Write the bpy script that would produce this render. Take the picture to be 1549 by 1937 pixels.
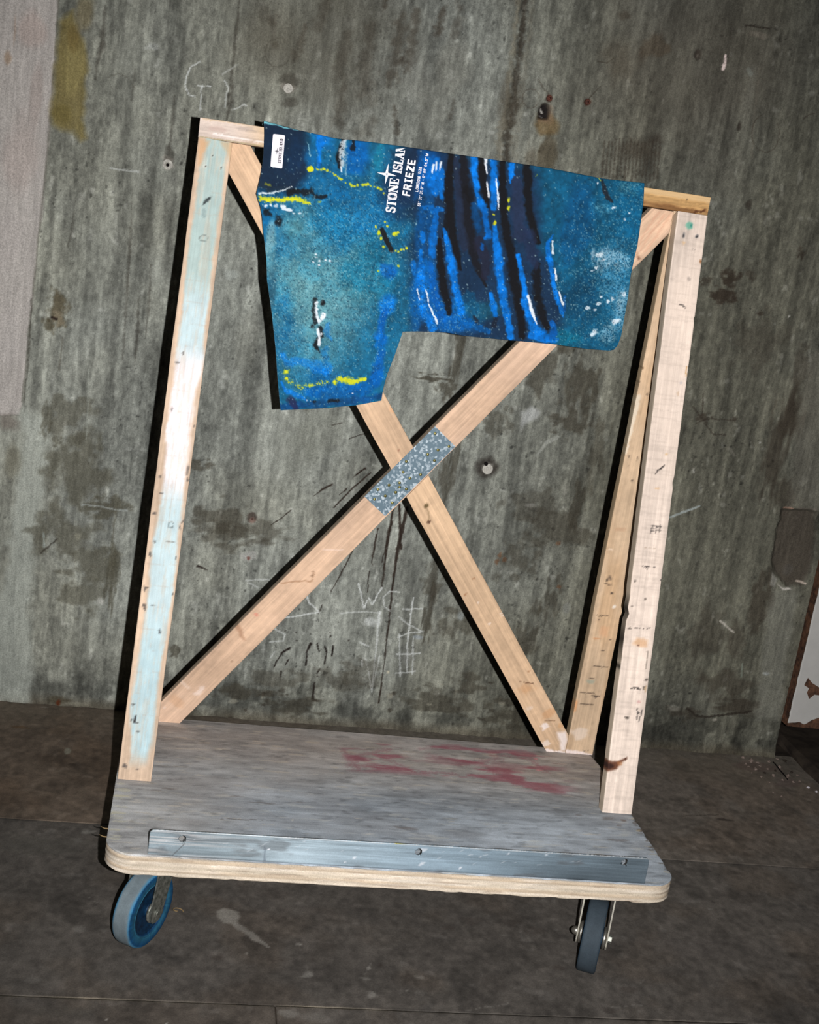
import bpy, math, random
import numpy as np
from mathutils import Matrix, Vector

random.seed(7)
for o in list(bpy.data.objects):
    bpy.data.objects.remove(o, do_unlink=True)
scene = bpy.context.scene
COL = scene.collection

# ------------------------------------------------------------------ camera
GZ = 0.215                      # height of the trolley deck above the floor
CAM = np.array([0.0517, -1.9305, 1.0873 + GZ])
YAW, PITCH, ROLL, FPX = 0.1862, -0.2309, 0.1527, 2414.73
_f = np.array([math.sin(YAW)*math.cos(PITCH), math.cos(YAW)*math.cos(PITCH), math.sin(PITCH)])
_r0 = np.array([math.cos(YAW), -math.sin(YAW), 0.0])
_u0 = np.cross(_r0, _f)
C_R = math.cos(ROLL)*_r0 + math.sin(ROLL)*_u0
C_U = -math.sin(ROLL)*_r0 + math.cos(ROLL)*_u0
C_F = _f
cam_d = bpy.data.cameras.new('camera')
cam_d.sensor_fit = 'HORIZONTAL'
cam_d.sensor_width = 36.0
cam_d.lens = FPX/1549.0*36.0
cam_d.clip_start = 0.05
cam = bpy.data.objects.new('camera', cam_d)
COL.objects.link(cam)
cam.matrix_world = Matrix(((C_R[0], C_U[0], -C_F[0], CAM[0]), (C_R[1], C_U[1], -C_F[1], CAM[1]),
                           (C_R[2], C_U[2], -C_F[2], CAM[2]), (0, 0, 0, 1)))
scene.camera = cam

# ------------------------------------------------------------------ world, flash, exposure
world = bpy.data.worlds.new('world'); scene.world = world
world.use_nodes = True
world.node_tree.nodes['Background'].inputs[0].default_value = (0.8, 0.9, 1.0, 1)
world.node_tree.nodes['Background'].inputs[1].default_value = 0.0015

FLASH = Vector((0.135, -1.95, 1.093 + GZ))     # the camera's flash, beside the lens
fl_d = bpy.data.lights.new('camera_flash', 'SPOT')
fl_d.energy = 332.0
fl_d.color = (1.0, 0.99, 0.985)
fl_d.spot_size = math.radians(82)
fl_d.spot_blend = 1.0
fl_d.shadow_soft_size = 0.006
flash = bpy.data.objects.new('camera_flash', fl_d)
COL.objects.link(flash)
flash.location = FLASH
FLASH_AIM = Vector((0.66, 1.087, 0.70))
flash.rotation_euler = (FLASH_AIM - FLASH).to_track_quat('-Z', 'Y').to_euler()

scene.view_settings.view_transform = 'Standard'
scene.view_settings.look = 'None'
scene.view_settings.exposure = 0.0
scene.view_settings.gamma = 1.0
scene.view_settings.use_curve_mapping = False

# ------------------------------------------------------------------ helpers: measuring
def pt(u, v, n, k):
    """Point of the plane n.x = k that the photograph shows at pixel (u, v)."""
    d = C_F + C_R*(u - 774.5)/FPX - C_U*(v - 968.5)/FPX
    n = np.array(n, float)
    return CAM + d*((k - n @ CAM)/(n @ d))

WALL_N, WALL_K = (-0.0145, 1.0, 0.0), 1.087
def wall_y(x): return WALL_K + 0.0145*x
def on_wall(u, v):
    q = pt(u, v, WALL_N, WALL_K); return (q[0], q[2])
def on_floor(u, v):
    q = pt(u, v, (0, 0, 1), 0.0); return (q[0], q[1])
def on_deck(u, v):
    q = pt(u, v, (0, 0, 1), GZ); return (q[0], q[1])

# ------------------------------------------------------------------ helpers: noise and painting
def _hash(ix, iy, seed):
    h = (ix.astype(np.int64)*374761393 + iy.astype(np.int64)*668265263 + seed*974634777) & 0xffffffff
    h = ((h ^ (h >> 13))*1274126177) & 0xffffffff
    h = (h ^ (h >> 16)) & 0xffff
    return h/65535.0
def vnoise(x, y, seed=0):
    ix = np.floor(x); iy = np.floor(y)
    fx = x - ix; fy = y - iy
    fx = fx*fx*(3 - 2*fx); fy = fy*fy*(3 - 2*fy)
    a = _hash(ix, iy, seed); b = _hash(ix+1, iy, seed); c = _hash(ix, iy+1, seed); d = _hash(ix+1, iy+1, seed)
    return (a*(1-fx) + b*fx)*(1-fy) + (c*(1-fx) + d*fx)*fy
def fbm(x, y, octv=4, seed=0, gain=0.5):
    s = 0.0; a = 1.0; t = 0.0
    for i in range(octv):
        s = s + a*vnoise(x*2.0**i + 17.3*i, y*2.0**i - 9.1*i, seed + i*13); t += a; a *= gain
    return s/t
def sstep(a, b, x):
    t = np.clip((x - a)/(b - a), 0, 1); return t*t*(3 - 2*t)
def rgb(*c): return np.array(c, float)/255.0
def to_lin(c):
    c = np.clip(c, 0, 1)
    return np.where(c <= 0.04045, c/12.92, ((c + 0.055)/1.055)**2.4)

class Canvas:
    """Paint layer held at mesh points: U, V in metres on the surface, C in display colour."""
    def __init__(self, U, V, base, scale, mapper=None):
        self.U = np.asarray(U, float); self.V = np.asarray(V, float)
        self.C = np.empty((len(self.U), 3)); self.C[:] = base
        self.D = np.zeros(len(self.U))          # relief
        self.k = 1.0/scale                       # metres per photograph pixel
        self.map = mapper
        self.n = 0
    def warp(self, amp, freq, seed=1, octv=3):
        """let every later mark wander: amp in pixels, freq per metre"""
        u, v = self.U.copy(), self.V.copy()
        self.U = u + (fbm(u*freq, v*freq, octv, seed) - .5)*2*amp*self.k
        self.V = v + (fbm(u*freq + 31.7, v*freq - 11.3, octv, seed + 7) - .5)*2*amp*self.k
    def blend(self, idx, m, col):
        m = np.clip(m, 0, 1)[:, None]
        self.C[idx] = self.C[idx]*(1 - m) + np.asarray(col)*m
    def _near(self, pts, r):
        x0, y0 = pts.min(0) - r; x1, y1 = pts.max(0) + r
        return np.nonzero((self.U > x0) & (self.U < x1) & (self.V > y0) & (self.V < y1))[0]
    def stroke(self, pts, w, col, op=1.0, soft=0.5, rough=0.0, dry=0.0, fr=0.5, depth=0.0, raw=False):
        """pts in pixels, w half width in pixels (number or one per point)."""
        self.n += 1
        P = np.array(pts if raw else [self.map(*p) for p in pts], float)
        W = np.broadcast_to(np.asarray(w, float), (len(P),))*self.k
        wm = W.max()
        I = self._near(P, wm*1.6 + 1e-6)
        if not len(I): return
        u = self.U[I]; v = self.V[I]
        best = np.full(len(I), 1e9)
        if len(P) == 1:
            best = np.hypot(u - P[0, 0], v - P[0, 1])/max(W[0], 1e-9)
        for i in range(len(P) - 1):
            a, b = P[i], P[i+1]; d = b - a; L2 = max(d @ d, 1e-12)
            t = np.clip(((u - a[0])*d[0] + (v - a[1])*d[1])/L2, 0, 1)
            dist = np.hypot(u - a[0] - t*d[0], v - a[1] - t*d[1])
            best = np.minimum(best, dist/np.maximum(W[i] + (W[i+1] - W[i])*t, 1e-9))
        if rough:
            f = fr/(wm + 1e-9)
            best = best + rough*(fbm(u*f*2, v*f*2, 3, 91 + self.n) - 0.5)*2
        m = np.clip((1 - best)/max(soft, 1e-3), 0, 1)
        if dry:
            s = 1.0/(self.k*2.2)
            m = m*np.where(_hash(np.floor(u*s), np.floor(v*s), 5 + self.n) > dry, 1.0, 0.15)
        if col is not None: self.blend(I, m*op, col)
        if depth: self.D[I] += m*depth
    def poly(self, pts, col, op=1.0, edge=1.5, rough=0.0, fr=30.0, depth=0.0):
        """filled outline given in pixels"""
        self.n += 1
        P = np.array([self.map(*p) for p in pts], float)
        e = edge*self.k
        I = self._near(P, e*3 + rough*self.k)
        if not len(I): return
        u = self.U[I].copy(); v = self.V[I].copy()
        if rough:
            u += (fbm(u*fr, v*fr, 3, 31 + self.n) - 0.5)*2*rough*self.k
            v += (fbm(u*fr + 50, v*fr, 3, 61 + self.n) - 0.5)*2*rough*self.k
        ins = np.zeros(len(I), bool); dmin = np.full(len(I), 1e9)
        for i in range(len(P)):
            a, b = P[i], P[(i+1) % len(P)]; d = b - a
            c = ((a[1] > v) != (b[1] > v)) & (u < (b[0]-a[0])*(v - a[1])/((b[1]-a[1]) + 1e-15) + a[0])
            ins ^= c
            t = np.clip(((u - a[0])*d[0] + (v - a[1])*d[1])/max(d @ d, 1e-12), 0, 1)
            dmin = np.minimum(dmin, np.hypot(u - a[0] - t*d[0], v - a[1] - t*d[1]))
        sd = np.where(ins, dmin, -dmin)
        m = np.clip(0.5 + sd/(2*e), 0, 1)
        if col is not None: self.blend(I, m*op, col)
        if depth: self.D[I] += m*depth
    def blob(self, c, rx, ry, col, op=1.0, ang=0.0, rough=0.3, soft=0.6, dry=0.0, depth=0.0, fr=1.2):
        self.n += 1
        q = np.array(self.map(*c)); R = max(rx, ry)*self.k
        I = self._near(q[None, :], R*1.5)
        if not len(I): return
        du = self.U[I] - q[0]; dv = self.V[I] - q[1]
        ca, sa = math.cos(ang), math.sin(ang)
        a = (du*ca + dv*sa)/(rx*self.k); b = (-du*sa + dv*ca)/(ry*self.k)
        d = np.hypot(a, b)
        if rough: d = d + rough*(fbm(a*fr + 40, b*fr + 9, 4, 7 + self.n) - 0.5)*2
        m = np.clip((1 - d)/max(soft, 1e-3), 0, 1)
        m = m*m*(3 - 2*m)
        if dry:
            s = 1.0/(self.k*2.0)
            m = m*np.where(_hash(np.floor(self.U[I]*s), np.floor(self.V[I]*s), 5 + self.n) > dry, 1.0, 0.1)
        if col is not None: self.blend(I, m*op, col)
        if depth: self.D[I] += m*depth

# ------------------------------------------------------------------ helpers: objects
def mesh_from(name, V, F, colors=None, smooth=False):
    """V (n,3) array, F list/array of faces (quads as array for speed)"""
    me = bpy.data.meshes.new(name)
    V = np.ascontiguousarray(V, np.float32)
    if isinstance(F, np.ndarray):
        n, k = F.shape
        me.vertices.add(len(V)); me.vertices.foreach_set('co', V.ravel())
        me.loops.add(n*k); me.loops.foreach_set('vertex_index', np.ascontiguousarray(F, np.int32).ravel())
        me.polygons.add(n)
        me.polygons.foreach_set('loop_start', np.arange(0, n*k, k, dtype=np.int32))
        me.update(calc_edges=True)
    else:
        me.from_pydata([tuple(map(float, v)) for v in V], [], [tuple(map(int, f)) for f in F])
        me.update()
    if colors is not None: set_col(me, colors)
    if smooth: me.polygons.foreach_set('use_smooth', np.ones(len(me.polygons), bool))
    return me
def set_col(me, C):
    at = me.color_attributes.new('paint', 'FLOAT_COLOR', 'POINT')
    A = np.ones((len(C), 4), np.float32); A[:, :3] = to_lin(C)
    at.data.foreach_set('color', A.ravel())
def obj(name, me, mat=None, parent=None, M=None):
    o = bpy.data.objects.new(name, me)
    COL.objects.link(o)
    for m in (mat if isinstance(mat, (list, tuple)) else [mat]):
        if m: me.materials.append(m)
    if parent: o.parent = parent
    if M is not None: o.matrix_basis = M
    return o
def empty(name, loc=(0, 0, 0), parent=None):
    o = bpy.data.objects.new(name, None); COL.objects.link(o); o.location = loc
    o.empty_display_size = 0.05
    if parent: o.parent = parent
    return o
def tag(o, label=None, cat=None, group=None, kind=None):
    if label: o['label'] = label
    if cat: o['category'] = cat
    if group: o['group'] = group
    if kind: o['kind'] = kind
    return o

class MB:
    def __init__(self): self.v = []; self.f = []; self.m = []
    def add(self, V, F, mi=0):
        b = len(self.v); self.v += [tuple(map(float, p)) for p in V]
        self.f += [tuple(b + i for i in f) for f in F]; self.m += [mi]*len(F)
    def box(self, x0, x1, y0, y1, z0, z1, mi=0):
        V = [(x, y, z) for z in (z0, z1) for y in (y0, y1) for x in (x0, x1)]
        self.add(V, [(0, 2, 3, 1), (4, 5, 7, 6), (0, 1, 5, 4), (2, 6, 7, 3), (0, 4, 6, 2), (1, 3, 7, 5)], mi)
    def lathe(self, prof, n=48, axis='x', c=(0, 0, 0), mi=0, closed=False):
        """prof: list of (a, r) along the axis"""
        V = []; F = []; k = len(prof)
        for i in range(n):
            t = 2*math.pi*i/n
            for a, r in prof:
                p = {'x': (a, r*math.cos(t), r*math.sin(t)), 'y': (r*math.sin(t), a, r*math.cos(t)), 'z': (r*math.cos(t), r*math.sin(t), a)}[axis]
                V.append((p[0]+c[0], p[1]+c[1], p[2]+c[2]))
        for i in range(n):
            j = (i+1) % n
            for q in range(k if closed else k-1):
                q2 = (q+1) % k
                F.append((i*k+q, j*k+q, j*k+q2, i*k+q2))
        self.add(V, F, mi)
    def prism(self, poly, z0, z1, fr=None, mi=0):
        """poly in (a,b); fr maps (a,b,c)->xyz"""
        fr = fr or (lambda a, b, c: (a, b, c)); n = len(poly)
        V = [fr(a, b, z0) for a, b in poly] + [fr(a, b, z1) for a, b in poly]
        F = [tuple(range(n))[::-1], tuple(range(n, 2*n))] + [(i, (i+1) % n, n+(i+1) % n, n+i) for i in range(n)]
        self.add(V, F, mi)
    def tube(self, pts, r, n=8, mi=0):
        pts = [Vector(p) for p in pts]; V = []; F = []
        rr = r if isinstance(r, (list, tuple)) else [r]*len(pts)
        for i, p in enumerate(pts):
            d = (pts[min(i+1, len(pts)-1)] - pts[max(i-1, 0)]).normalized()
            a = d.orthogonal().normalized() if i == 0 else (pa - d*pa.dot(d)).normalized()
            pa = a; b = d.cross(a)
            for j in range(n):
                t = 2*math.pi*j/n; V.append(p + (a*math.cos(t) + b*math.sin(t))*rr[i])
        for i in range(len(pts)-1):
            for j in range(n):
                F.append((i*n+j, i*n+(j+1) % n, (i+1)*n+(j+1) % n, (i+1)*n+j))
        F.append(tuple(range(n))[::-1]); F.append(tuple((len(pts)-1)*n + j for j in range(n)))
        self.add(V, F, mi)
    def mesh(self, name, smooth=False, sharp=35):
        me = bpy.data.meshes.new(name); me.from_pydata(self.v, [], self.f); me.update()
        me.polygons.foreach_set('material_index', np.array(self.m, np.int32))
        if smooth:
            me.polygons.foreach_set('use_smooth', np.ones(len(self.f), bool))
            me.set_sharp_from_angle(angle=math.radians(sharp))
        return me

# ------------------------------------------------------------------ materials
def new_mat(name):
    m = bpy.data.materials.new(name); m.use_nodes = True
    nt = m.node_tree; b = nt.nodes['Principled BSDF']
    return m, nt, b
def node(nt, kind, **kw):
    n = nt.nodes.new(kind)
    for k, v in kw.items():
        if k in n.inputs: n.inputs[k].default_value = v
        else: setattr(n, k, v)
    return n
def painted(name, rough=0.8, spec=0.25, grain=(90, 90, 90), gain=0.25, fine=900.0, fgain=0.15, bump=0.3, bdist=0.002, uv='Object', rvar=0.0):
    """paint attribute x stretched noise x fine noise, with bump from the same noises"""
    m, nt, b = new_mat(name); L = nt.links.new
    at = node(nt, 'ShaderNodeAttribute', attribute_name='paint')
    tc = node(nt, 'ShaderNodeTexCoord')
    mp = node(nt, 'ShaderNodeMapping'); mp.inputs['Scale'].default_value = grain
    L(tc.outputs[uv], mp.inputs[0])
    n1 = node(nt, 'ShaderNodeTexNoise', Scale=1.0, Detail=6.0, Roughness=0.65); L(mp.outputs[0], n1.inputs['Vector'])
    n2 = node(nt, 'ShaderNodeTexNoise', Scale=fine, Detail=3.0, Roughness=0.7); L(tc.outputs[uv], n2.inputs['Vector'])
    r1 = node(nt, 'ShaderNodeMapRange'); r1.inputs[1].default_value = 0.25; r1.inputs[2].default_value = 0.75
    r1.inputs[3].default_value = 1 - gain; r1.inputs[4].default_value = 1 + gain; L(n1.outputs[0], r1.inputs[0])
    r2 = node(nt, 'ShaderNodeMapRange'); r2.inputs[1].default_value = 0.25; r2.inputs[2].default_value = 0.75
    r2.inputs[3].default_value = 1 - fgain; r2.inputs[4].default_value = 1 + fgain; L(n2.outputs[0], r2.inputs[0])
    mu = node(nt, 'ShaderNodeMath', operation='MULTIPLY'); L(r1.outputs[0], mu.inputs[0]); L(r2.outputs[0], mu.inputs[1])
    vm = node(nt, 'ShaderNodeVectorMath', operation='SCALE'); L(at.outputs['Color'], vm.inputs[0]); L(mu.outputs[0], vm.inputs['Scale'])
    L(vm.outputs[0], b.inputs['Base Color'])
    ad = node(nt, 'ShaderNodeMath', operation='MULTIPLY_ADD'); L(n2.outputs[0], ad.inputs[0]); ad.inputs[1].default_value = 0.4; L(n1.outputs[0], ad.inputs[2])
    bp = node(nt, 'ShaderNodeBump', Strength=bump, Distance=bdist); L(ad.outputs[0], bp.inputs['Height']); L(bp.outputs[0], b.inputs['Normal'])
    b.inputs['Roughness'].default_value = rough
    b.inputs['Specular IOR Level'].default_value = spec
    return m
def plain(name, c, rough=0.5, metal=0.0, spec=0.5, var=0.2, scale=60.0, bump=0.0, c2=None, tone=None):
    m, nt, b = new_mat(name); L = nt.links.new
    tc = node(nt, 'ShaderNodeTexCoord')
    n1 = node(nt, 'ShaderNodeTexNoise', Scale=scale, Detail=5.0, Roughness=0.6); L(tc.outputs['Object'], n1.inputs['Vector'])
    cr = node(nt, 'ShaderNodeValToRGB')
    c = to_lin(np.array(c, float)); c2 = to_lin(np.array(c2, float)) if c2 is not None else c*(1 - var)
    cr.color_ramp.elements[0].position = 0.35; cr.color_ramp.elements[1].position = 0.65
    cr.color_ramp.elements[0].color = (*c2, 1); cr.color_ramp.elements[1].color = (*c, 1)
    L(n1.outputs[0], cr.inputs[0]); L(cr.outputs[0], b.inputs['Base Color'])
    b.inputs['Roughness'].default_value = rough; b.inputs['Metallic'].default_value = metal
    b.inputs['Specular IOR Level'].default_value = spec
    if bump:
        bp = node(nt, 'ShaderNodeBump', Strength=bump, Distance=0.001); L(n1.outputs[0], bp.inputs['Height']); L(bp.outputs[0], b.inputs['Normal'])
    return m

M_WALL = painted('raw_concrete', rough=0.9, spec=0.15, grain=(120, 120, 12), gain=0.24, fine=330, fgain=0.36, bump=0.35, bdist=0.002)
M_FLOOR = painted('worn_floor_sheet', rough=0.85, spec=0.2, grain=(60, 60, 60), gain=0.16, fine=420, fgain=0.30, bump=0.25, bdist=0.0012)
M_WOOD = painted('sawn_timber', rough=0.8, spec=0.2, grain=(260, 260, 9), gain=0.13, fine=700, fgain=0.10, bump=0.25, bdist=0.0012)
M_DECK = painted('dirty_plywood', rough=0.75, spec=0.3, grain=(20, 170, 170), gain=0.16, fine=480, fgain=0.24, bump=0.2, bdist=0.001)
M_CLOTH = painted('painted_cloth', rough=0.85, spec=0.15, grain=(200, 200, 200), gain=0.14, fine=1100, fgain=0.14, bump=0.12, bdist=0.0006)
M_CLOTHBACK = plain('cloth_back', rgb(185, 215, 220), rough=0.9, spec=0.1, var=0.1)
M_LIP = painted('scuffed_steel', rough=0.42, spec=0.5, grain=(12, 160, 160), gain=0.20, fine=500, fgain=0.12, bump=0.12, bdist=0.0006)
M_LIP.node_tree.nodes['Principled BSDF'].inputs['Metallic'].default_value = 0.15
M_WHITEINK = plain('white_print', rgb(245, 243, 248), rough=0.7, spec=0.2, var=0.04)
M_BLACKINK = plain('black_print', rgb(40, 38, 44), rough=0.7, spec=0.2, var=0.05)
M_LABEL = plain('label_white', rgb(238, 232, 240), rough=0.6, spec=0.2, var=0.04)
M_TREAD = painted('rubber_tread', rough=0.75, spec=0.25, grain=(80, 80, 80), gain=0.12, fine=500, fgain=0.15, bump=0.15, bdist=0.0008)
M_HUB = plain('blue_wheel_disc', rgb(12, 50, 80), rough=0.5, spec=0.4, c2=rgb(7, 28, 48), scale=90)
M_STEEL = plain('galvanised_fork', rgb(150, 150, 142), rough=0.45, metal=0.6, c2=rgb(84, 88, 80), scale=140, bump=0.2)
M_EDGE = plain('bright_steel', rgb(225, 220, 205), rough=0.4, metal=0.5, var=0.1)
M_CHROME = plain('chrome', rgb(190, 186, 176), rough=0.34, metal=0.9, var=0.1)
M_NAIL = plain('brass_nail', rgb(150, 140, 80), rough=0.4, metal=0.6, c2=rgb(70, 70, 40), scale=300)
M_BROWN = plain('broken_plaster', rgb(112, 80, 62), rough=0.9, spec=0.1, c2=rgb(58, 44, 38), scale=70, bump=0.5)
M_DARKCON = plain('dark_concrete', rgb(70, 62, 54), rough=0.9, spec=0.1, c2=rgb(48, 42, 38), scale=25, bump=0.4)
M_PLUG = plain('grey_wall_plug', rgb(214, 210, 200), rough=0.8, c2=rgb(160, 156, 148), scale=200)
M_RUST = plain('rusty_bolt', rgb(104, 52, 34), rough=0.8, c2=rgb(50, 26, 20), scale=250, bump=0.4)
M_BLACK = plain('black_hollow', rgb(22, 18, 18), rough=0.9, spec=0.1)
M_CHIP = plain('plaster_crumb', rgb(158, 142, 132), rough=0.9, c2=rgb(104, 88, 80), scale=160)
M_STRAW = plain('dry_splinter', rgb(150, 125, 85), rough=0.8, var=0.3)

# galvanised spangle
def spangle():
    m, nt, b = new_mat('galvanised_spangle'); L = nt.links.new
    tc = node(nt, 'ShaderNodeTexCoord')
    vo = node(nt, 'ShaderNodeTexVoronoi', Scale=240.0); L(tc.outputs['Object'], vo.inputs['Vector'])
    sp = node(nt, 'ShaderNodeSeparateColor'); L(vo.outputs['Color'], sp.inputs[0])
    cr = node(nt, 'ShaderNodeValToRGB'); L(sp.outputs[0], cr.inputs[0])
    cr.color_ramp.elements[0].position = 0.62; cr.color_ramp.elements[0].color = (*to_lin(rgb(96, 116, 128)), 1)
    cr.color_ramp.elements[1].position = 1.0; cr.color_ramp.elements[1].color = (*to_lin(rgb(186, 198, 206)), 1)
    L(cr.outputs[0], b.inputs['Base Color'])
    b.inputs['Metallic'].default_value = 0.35; b.inputs['Roughness'].default_value = 0.5
    return m
M_SPANGLE = spangle()

def grid_faces(nr, nc):
    i = np.arange(nr - 1)[:, None]*nc + np.arange(nc - 1)[None, :]
    i = i.ravel()
    return np.stack([i, i + 1, i + 1 + nc, i + nc], 1)
def axis_pts(a, b, step, ext_a, ext_b, coarse=0.06):
    fine = np.arange(a, b + step*0.5, step)
    lo = np.arange(ext_a, a - 1e-6, coarse) if ext_a < a else np.array([])
    hi = np.arange(fine[-1] + coarse, ext_b + coarse*0.5, coarse) if ext_b > b else np.array([])
    return np.concatenate([lo, fine, hi])


# ================================================================== back wall
def zoomer(x0, y0, s): return lambda x, y: (x0 + x/s, y0 + y/s)
def build_wall():
    xs = axis_pts(-0.47, 1.735, 0.0026, -1.6, 1.735)
    zs = axis_pts(0.0, 1.97, 0.0026, 0.0, 2.7)
    X, Z = np.meshgrid(xs, zs); u = X.ravel(); v = Z.ravel()
    c = Canvas(u, v, rgb(140, 145, 141), 790.0, on_wall)
    # concrete: streaks along the shuttering, clouds of damp, speckle
    st = 0.5*fbm(u*42, v*3.2, 4, 3) + 0.5*fbm(u*55, v*1.3, 3, 4); cl = fbm(u*3.1 + 4, v*2.6, 5, 11); sm = fbm(u*28, v*7, 4, 23); fn = fbm(u*120, v*60, 3, 31)
    lum = 1 + 0.56*(st - 0.5) + 0.32*(cl - 0.5)*1.2 + 0.30*(sm - 0.5) + 0.36*(fn - 0.5) + 0.22*(fbm(u*190, v*130, 2, 37) - 0.5)
    c.C *= lum[:, None]
    warm = sstep(0.45, 0.68, fbm(u*2.3 + 9, v*1.9 + 2, 4, 47))*0.4 + 0.75*sstep(0.5, 1.5, u)
    warm = np.clip(warm, 0, 1)
    c.C *= 1 + warm[:, None]*np.array([-0.07, -0.10, -0.16])
    tone = 1 - 0.20*sstep(0.55, 1.5, u + 0.25*(cl - .5)) - 0.12*sstep(1.45, 1.95, v + 0.3*(cl - .5))  # concrete gets darker towards the right and the top
    c.C *= tone[:, None]
    mt = sstep(.52, .66, fbm(u*70, v*10, 4, 83))*0.11; c.C *= (1 - mt)[:, None]*np.array([1, .985, .96])
    c.warp(1.3, 70, 3)
    dk = sstep(0.56, 0.80, fbm(u*24, v*2.6, 5, 59))*0.16
    c.C *= (1 - dk)[:, None]
    pk = sstep(0.74, 0.86, fbm(u*95, v*80, 3, 71))*0.4*sstep(.42, .62, fbm(u*5, v*5, 3, 72))
    c.C *= (1 - pk)[:, None]
    lt = sstep(0.72, 0.86, fbm(u*55 + 7, v*38, 3, 77))*0.22
    c.C += lt[:, None]*0.5
    c.D += (st - 0.5)*0.0016 + (sm - 0.5)*0.0022 + (fn - 0.5)*0.0010
    c.D -= pk*0.003
    # damp dark band and crumbling foot of the wall
    ft = sstep(0.17, 0.02, v + 0.05*(fbm(u*9, v*9, 3, 5) - 0.5))
    c.C *= (1 - 0.34*ft*sstep(0.35, 0.6, fbm(u*26, v*26, 4, 15)))[:, None]
    c.D += ft*(fbm(u*30, v*30, 4, 41) - 0.5)*0.012
    ft2 = sstep(0.035, 0.0, v + 0.02*(fbm(u*20, v*20, 3, 25) - 0.5))
    c.C = c.C*(1 - ft2[:, None]*0.6) + rgb(92, 84, 70)*ft2[:, None]*0.6
    c.D += ft2*0.008

    K = rgb(52, 48, 42); KB = rgb(40, 30, 26); W = rgb(226, 230, 228); OL = rgb(126, 112, 66); DG = rgb(84, 80, 70)
    # -- left: plaster skim, olive stain, pale strip
    c.poly([(-60, -40), (112, -40), (106, 60), (101, 150), (95, 240), (86, 330), (80, 400), (66, 520), (52, 650), (42, 760), (38, 786), (-60, 786)],
           rgb(186, 179, 174), 0.88, 2, rough=3, depth=0.004)
    for a, b, r1, r2, col, op in ((15, 110, 9, 14, rgb(150, 120, 92), .5), (28, 60, 3, 32, rgb(150, 118, 95), .35), (60, 60, 30, 40, rgb(178, 150, 140), .3), (40, 300, 36, 90, rgb(180, 160, 152), .3),
                                  (70, 180, 14, 60, rgb(160, 138, 130), .25), (20, 450, 30, 60, rgb(180, 172, 168), .3), (20, 640, 30, 70, rgb(186, 180, 176), .3)):
        c.blob((a, b), r1, r2, col, op)
    c.stroke([(112, -20), (101, 150), (86, 330), (66, 520), (42, 760)], 2.2, rgb(80, 78, 68), 0.35)
    c.poly([(112, 40), (140, 20), (150, 60), (164, 85), (168, 130), (160, 185), (154, 225), (160, 250), (166, 262), (152, 268), (140, 248), (110, 246), (96, 240), (101, 150), (106, 90)],
           OL, 0.78, 5, rough=6)
    c.blob((136, 130), 28, 62, rgb(152, 140, 92), .55); c.blob((140, 70), 16, 30, rgb(112, 92, 50), .4); c.blob((118, 215), 22, 24, rgb(108, 96, 52), .5)
    c.blob((158, 22), 24, 40, rgb(118, 104, 70), .5)
    c.poly([(44, 770), (88, 790), (92, 860), (80, 960), (66, 1060), (58, 1180), (60, 1330), (-30, 1330), (-30, 1180), (12, 1080), (30, 940), (38, 840)], rgb(176, 181, 172), 0.7, 8, rough=12)
    c.blob((16, 800), 30, 22, rgb(122, 112, 104), .6); c.blob((24, 870), 20, 40, rgb(112, 108, 92), .5)
    c.blob((105, 592), 25, 38, rgb(84, 76, 58), .8, rough=.9, depth=-0.006, fr=2.4); c.blob((108, 604), 15, 16, rgb(136, 126, 106), .7, rough=.9, fr=2.4)
    c.blob((92, 615), 12, 16, rgb(78, 72, 56), .6); c.stroke([(98, 600), (106, 604)], 3, KB, .9)
    for (a, b, r1, r2, op) in ((130, 790, 50, 40, .35), (150, 900, 60, 70, .42), (130, 1010, 60, 50, .4), (175, 1070, 50, 40, .4), (200, 960, 36, 24, .5), (215, 1060, 12, 90, .45), (150, 1120, 50, 40, .35), (104, 832, 14, 14, .4), (90, 795, 10, 30, .4), (218, 1085, 10, 40, .4)):
        c.blob((a, b), r1*1.1, r2*1.1, rgb(82, 79, 66), min(.8, op*1.4), rough=1.0, fr=2.4)
    c.stroke([(155, 955), (185, 957), (205, 962), (240, 966)], 2.0, rgb(175, 182, 180), .6, rough=.6)
    c.blob((190, 1138), 9, 11, rgb(186, 186, 178), .8); c.blob((148, 1014), 9, 10, rgb(160, 158, 140), .5)
    c.stroke([(78, 1046), (108, 1020)], 2.2, K, .7, rough=.6); c.stroke([(82, 1008), (83, 1035)], 2, rgb(165, 175, 170), .6)
    c.stroke([(168, 700), (163, 830)], 1.6, rgb(165, 170, 160), .5, rough=.5); c.stroke([(118, 640), (112, 700)], 2, DG, .5)
    for x0, x1, y0, y1, w, op in ((60, 46, 560, 760, 3, .5), (245, 232, 430, 680, 5, .35), (262, 255, 560, 690, 5, .4), (285, 275, 500, 640, 4, .35), (140, 128, 400, 470, 4, .35), (250, 240, 360, 560, 3, .35), (330, 318, 180, 300, 5, .35), (200, 180, 10, 150, 6, .4), (196, 186, 60, 120, 7, .35), (430, 452, 200, 0, 5, .5), (440, 430, 150, 225, 6, .5), (255, 248, 130, 190, 4, .3)):
        c.stroke([(x0, y0), ((x0+x1)/2 + 2, (y0+y1)/2), (x1, y1)], [w*.4, w, w*.4], K, op, rough=.7, soft=.8)
    c.blob((110, 1322), 30, 8, rgb(72, 66, 52), .7, rough=.6); c.blob((111, 1327), 6, 7, rgb(90, 46, 26), .9); c.blob((148, 1330), 28, 6, rgb(150, 146, 130), .5)
    # -- plug holes and rings
    for (a, b, r) in ((545, 165, 13), (317, 308, 13)):
        c.blob((a, b), r, r, rgb(176, 170, 160), .7, rough=.7)
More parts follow.
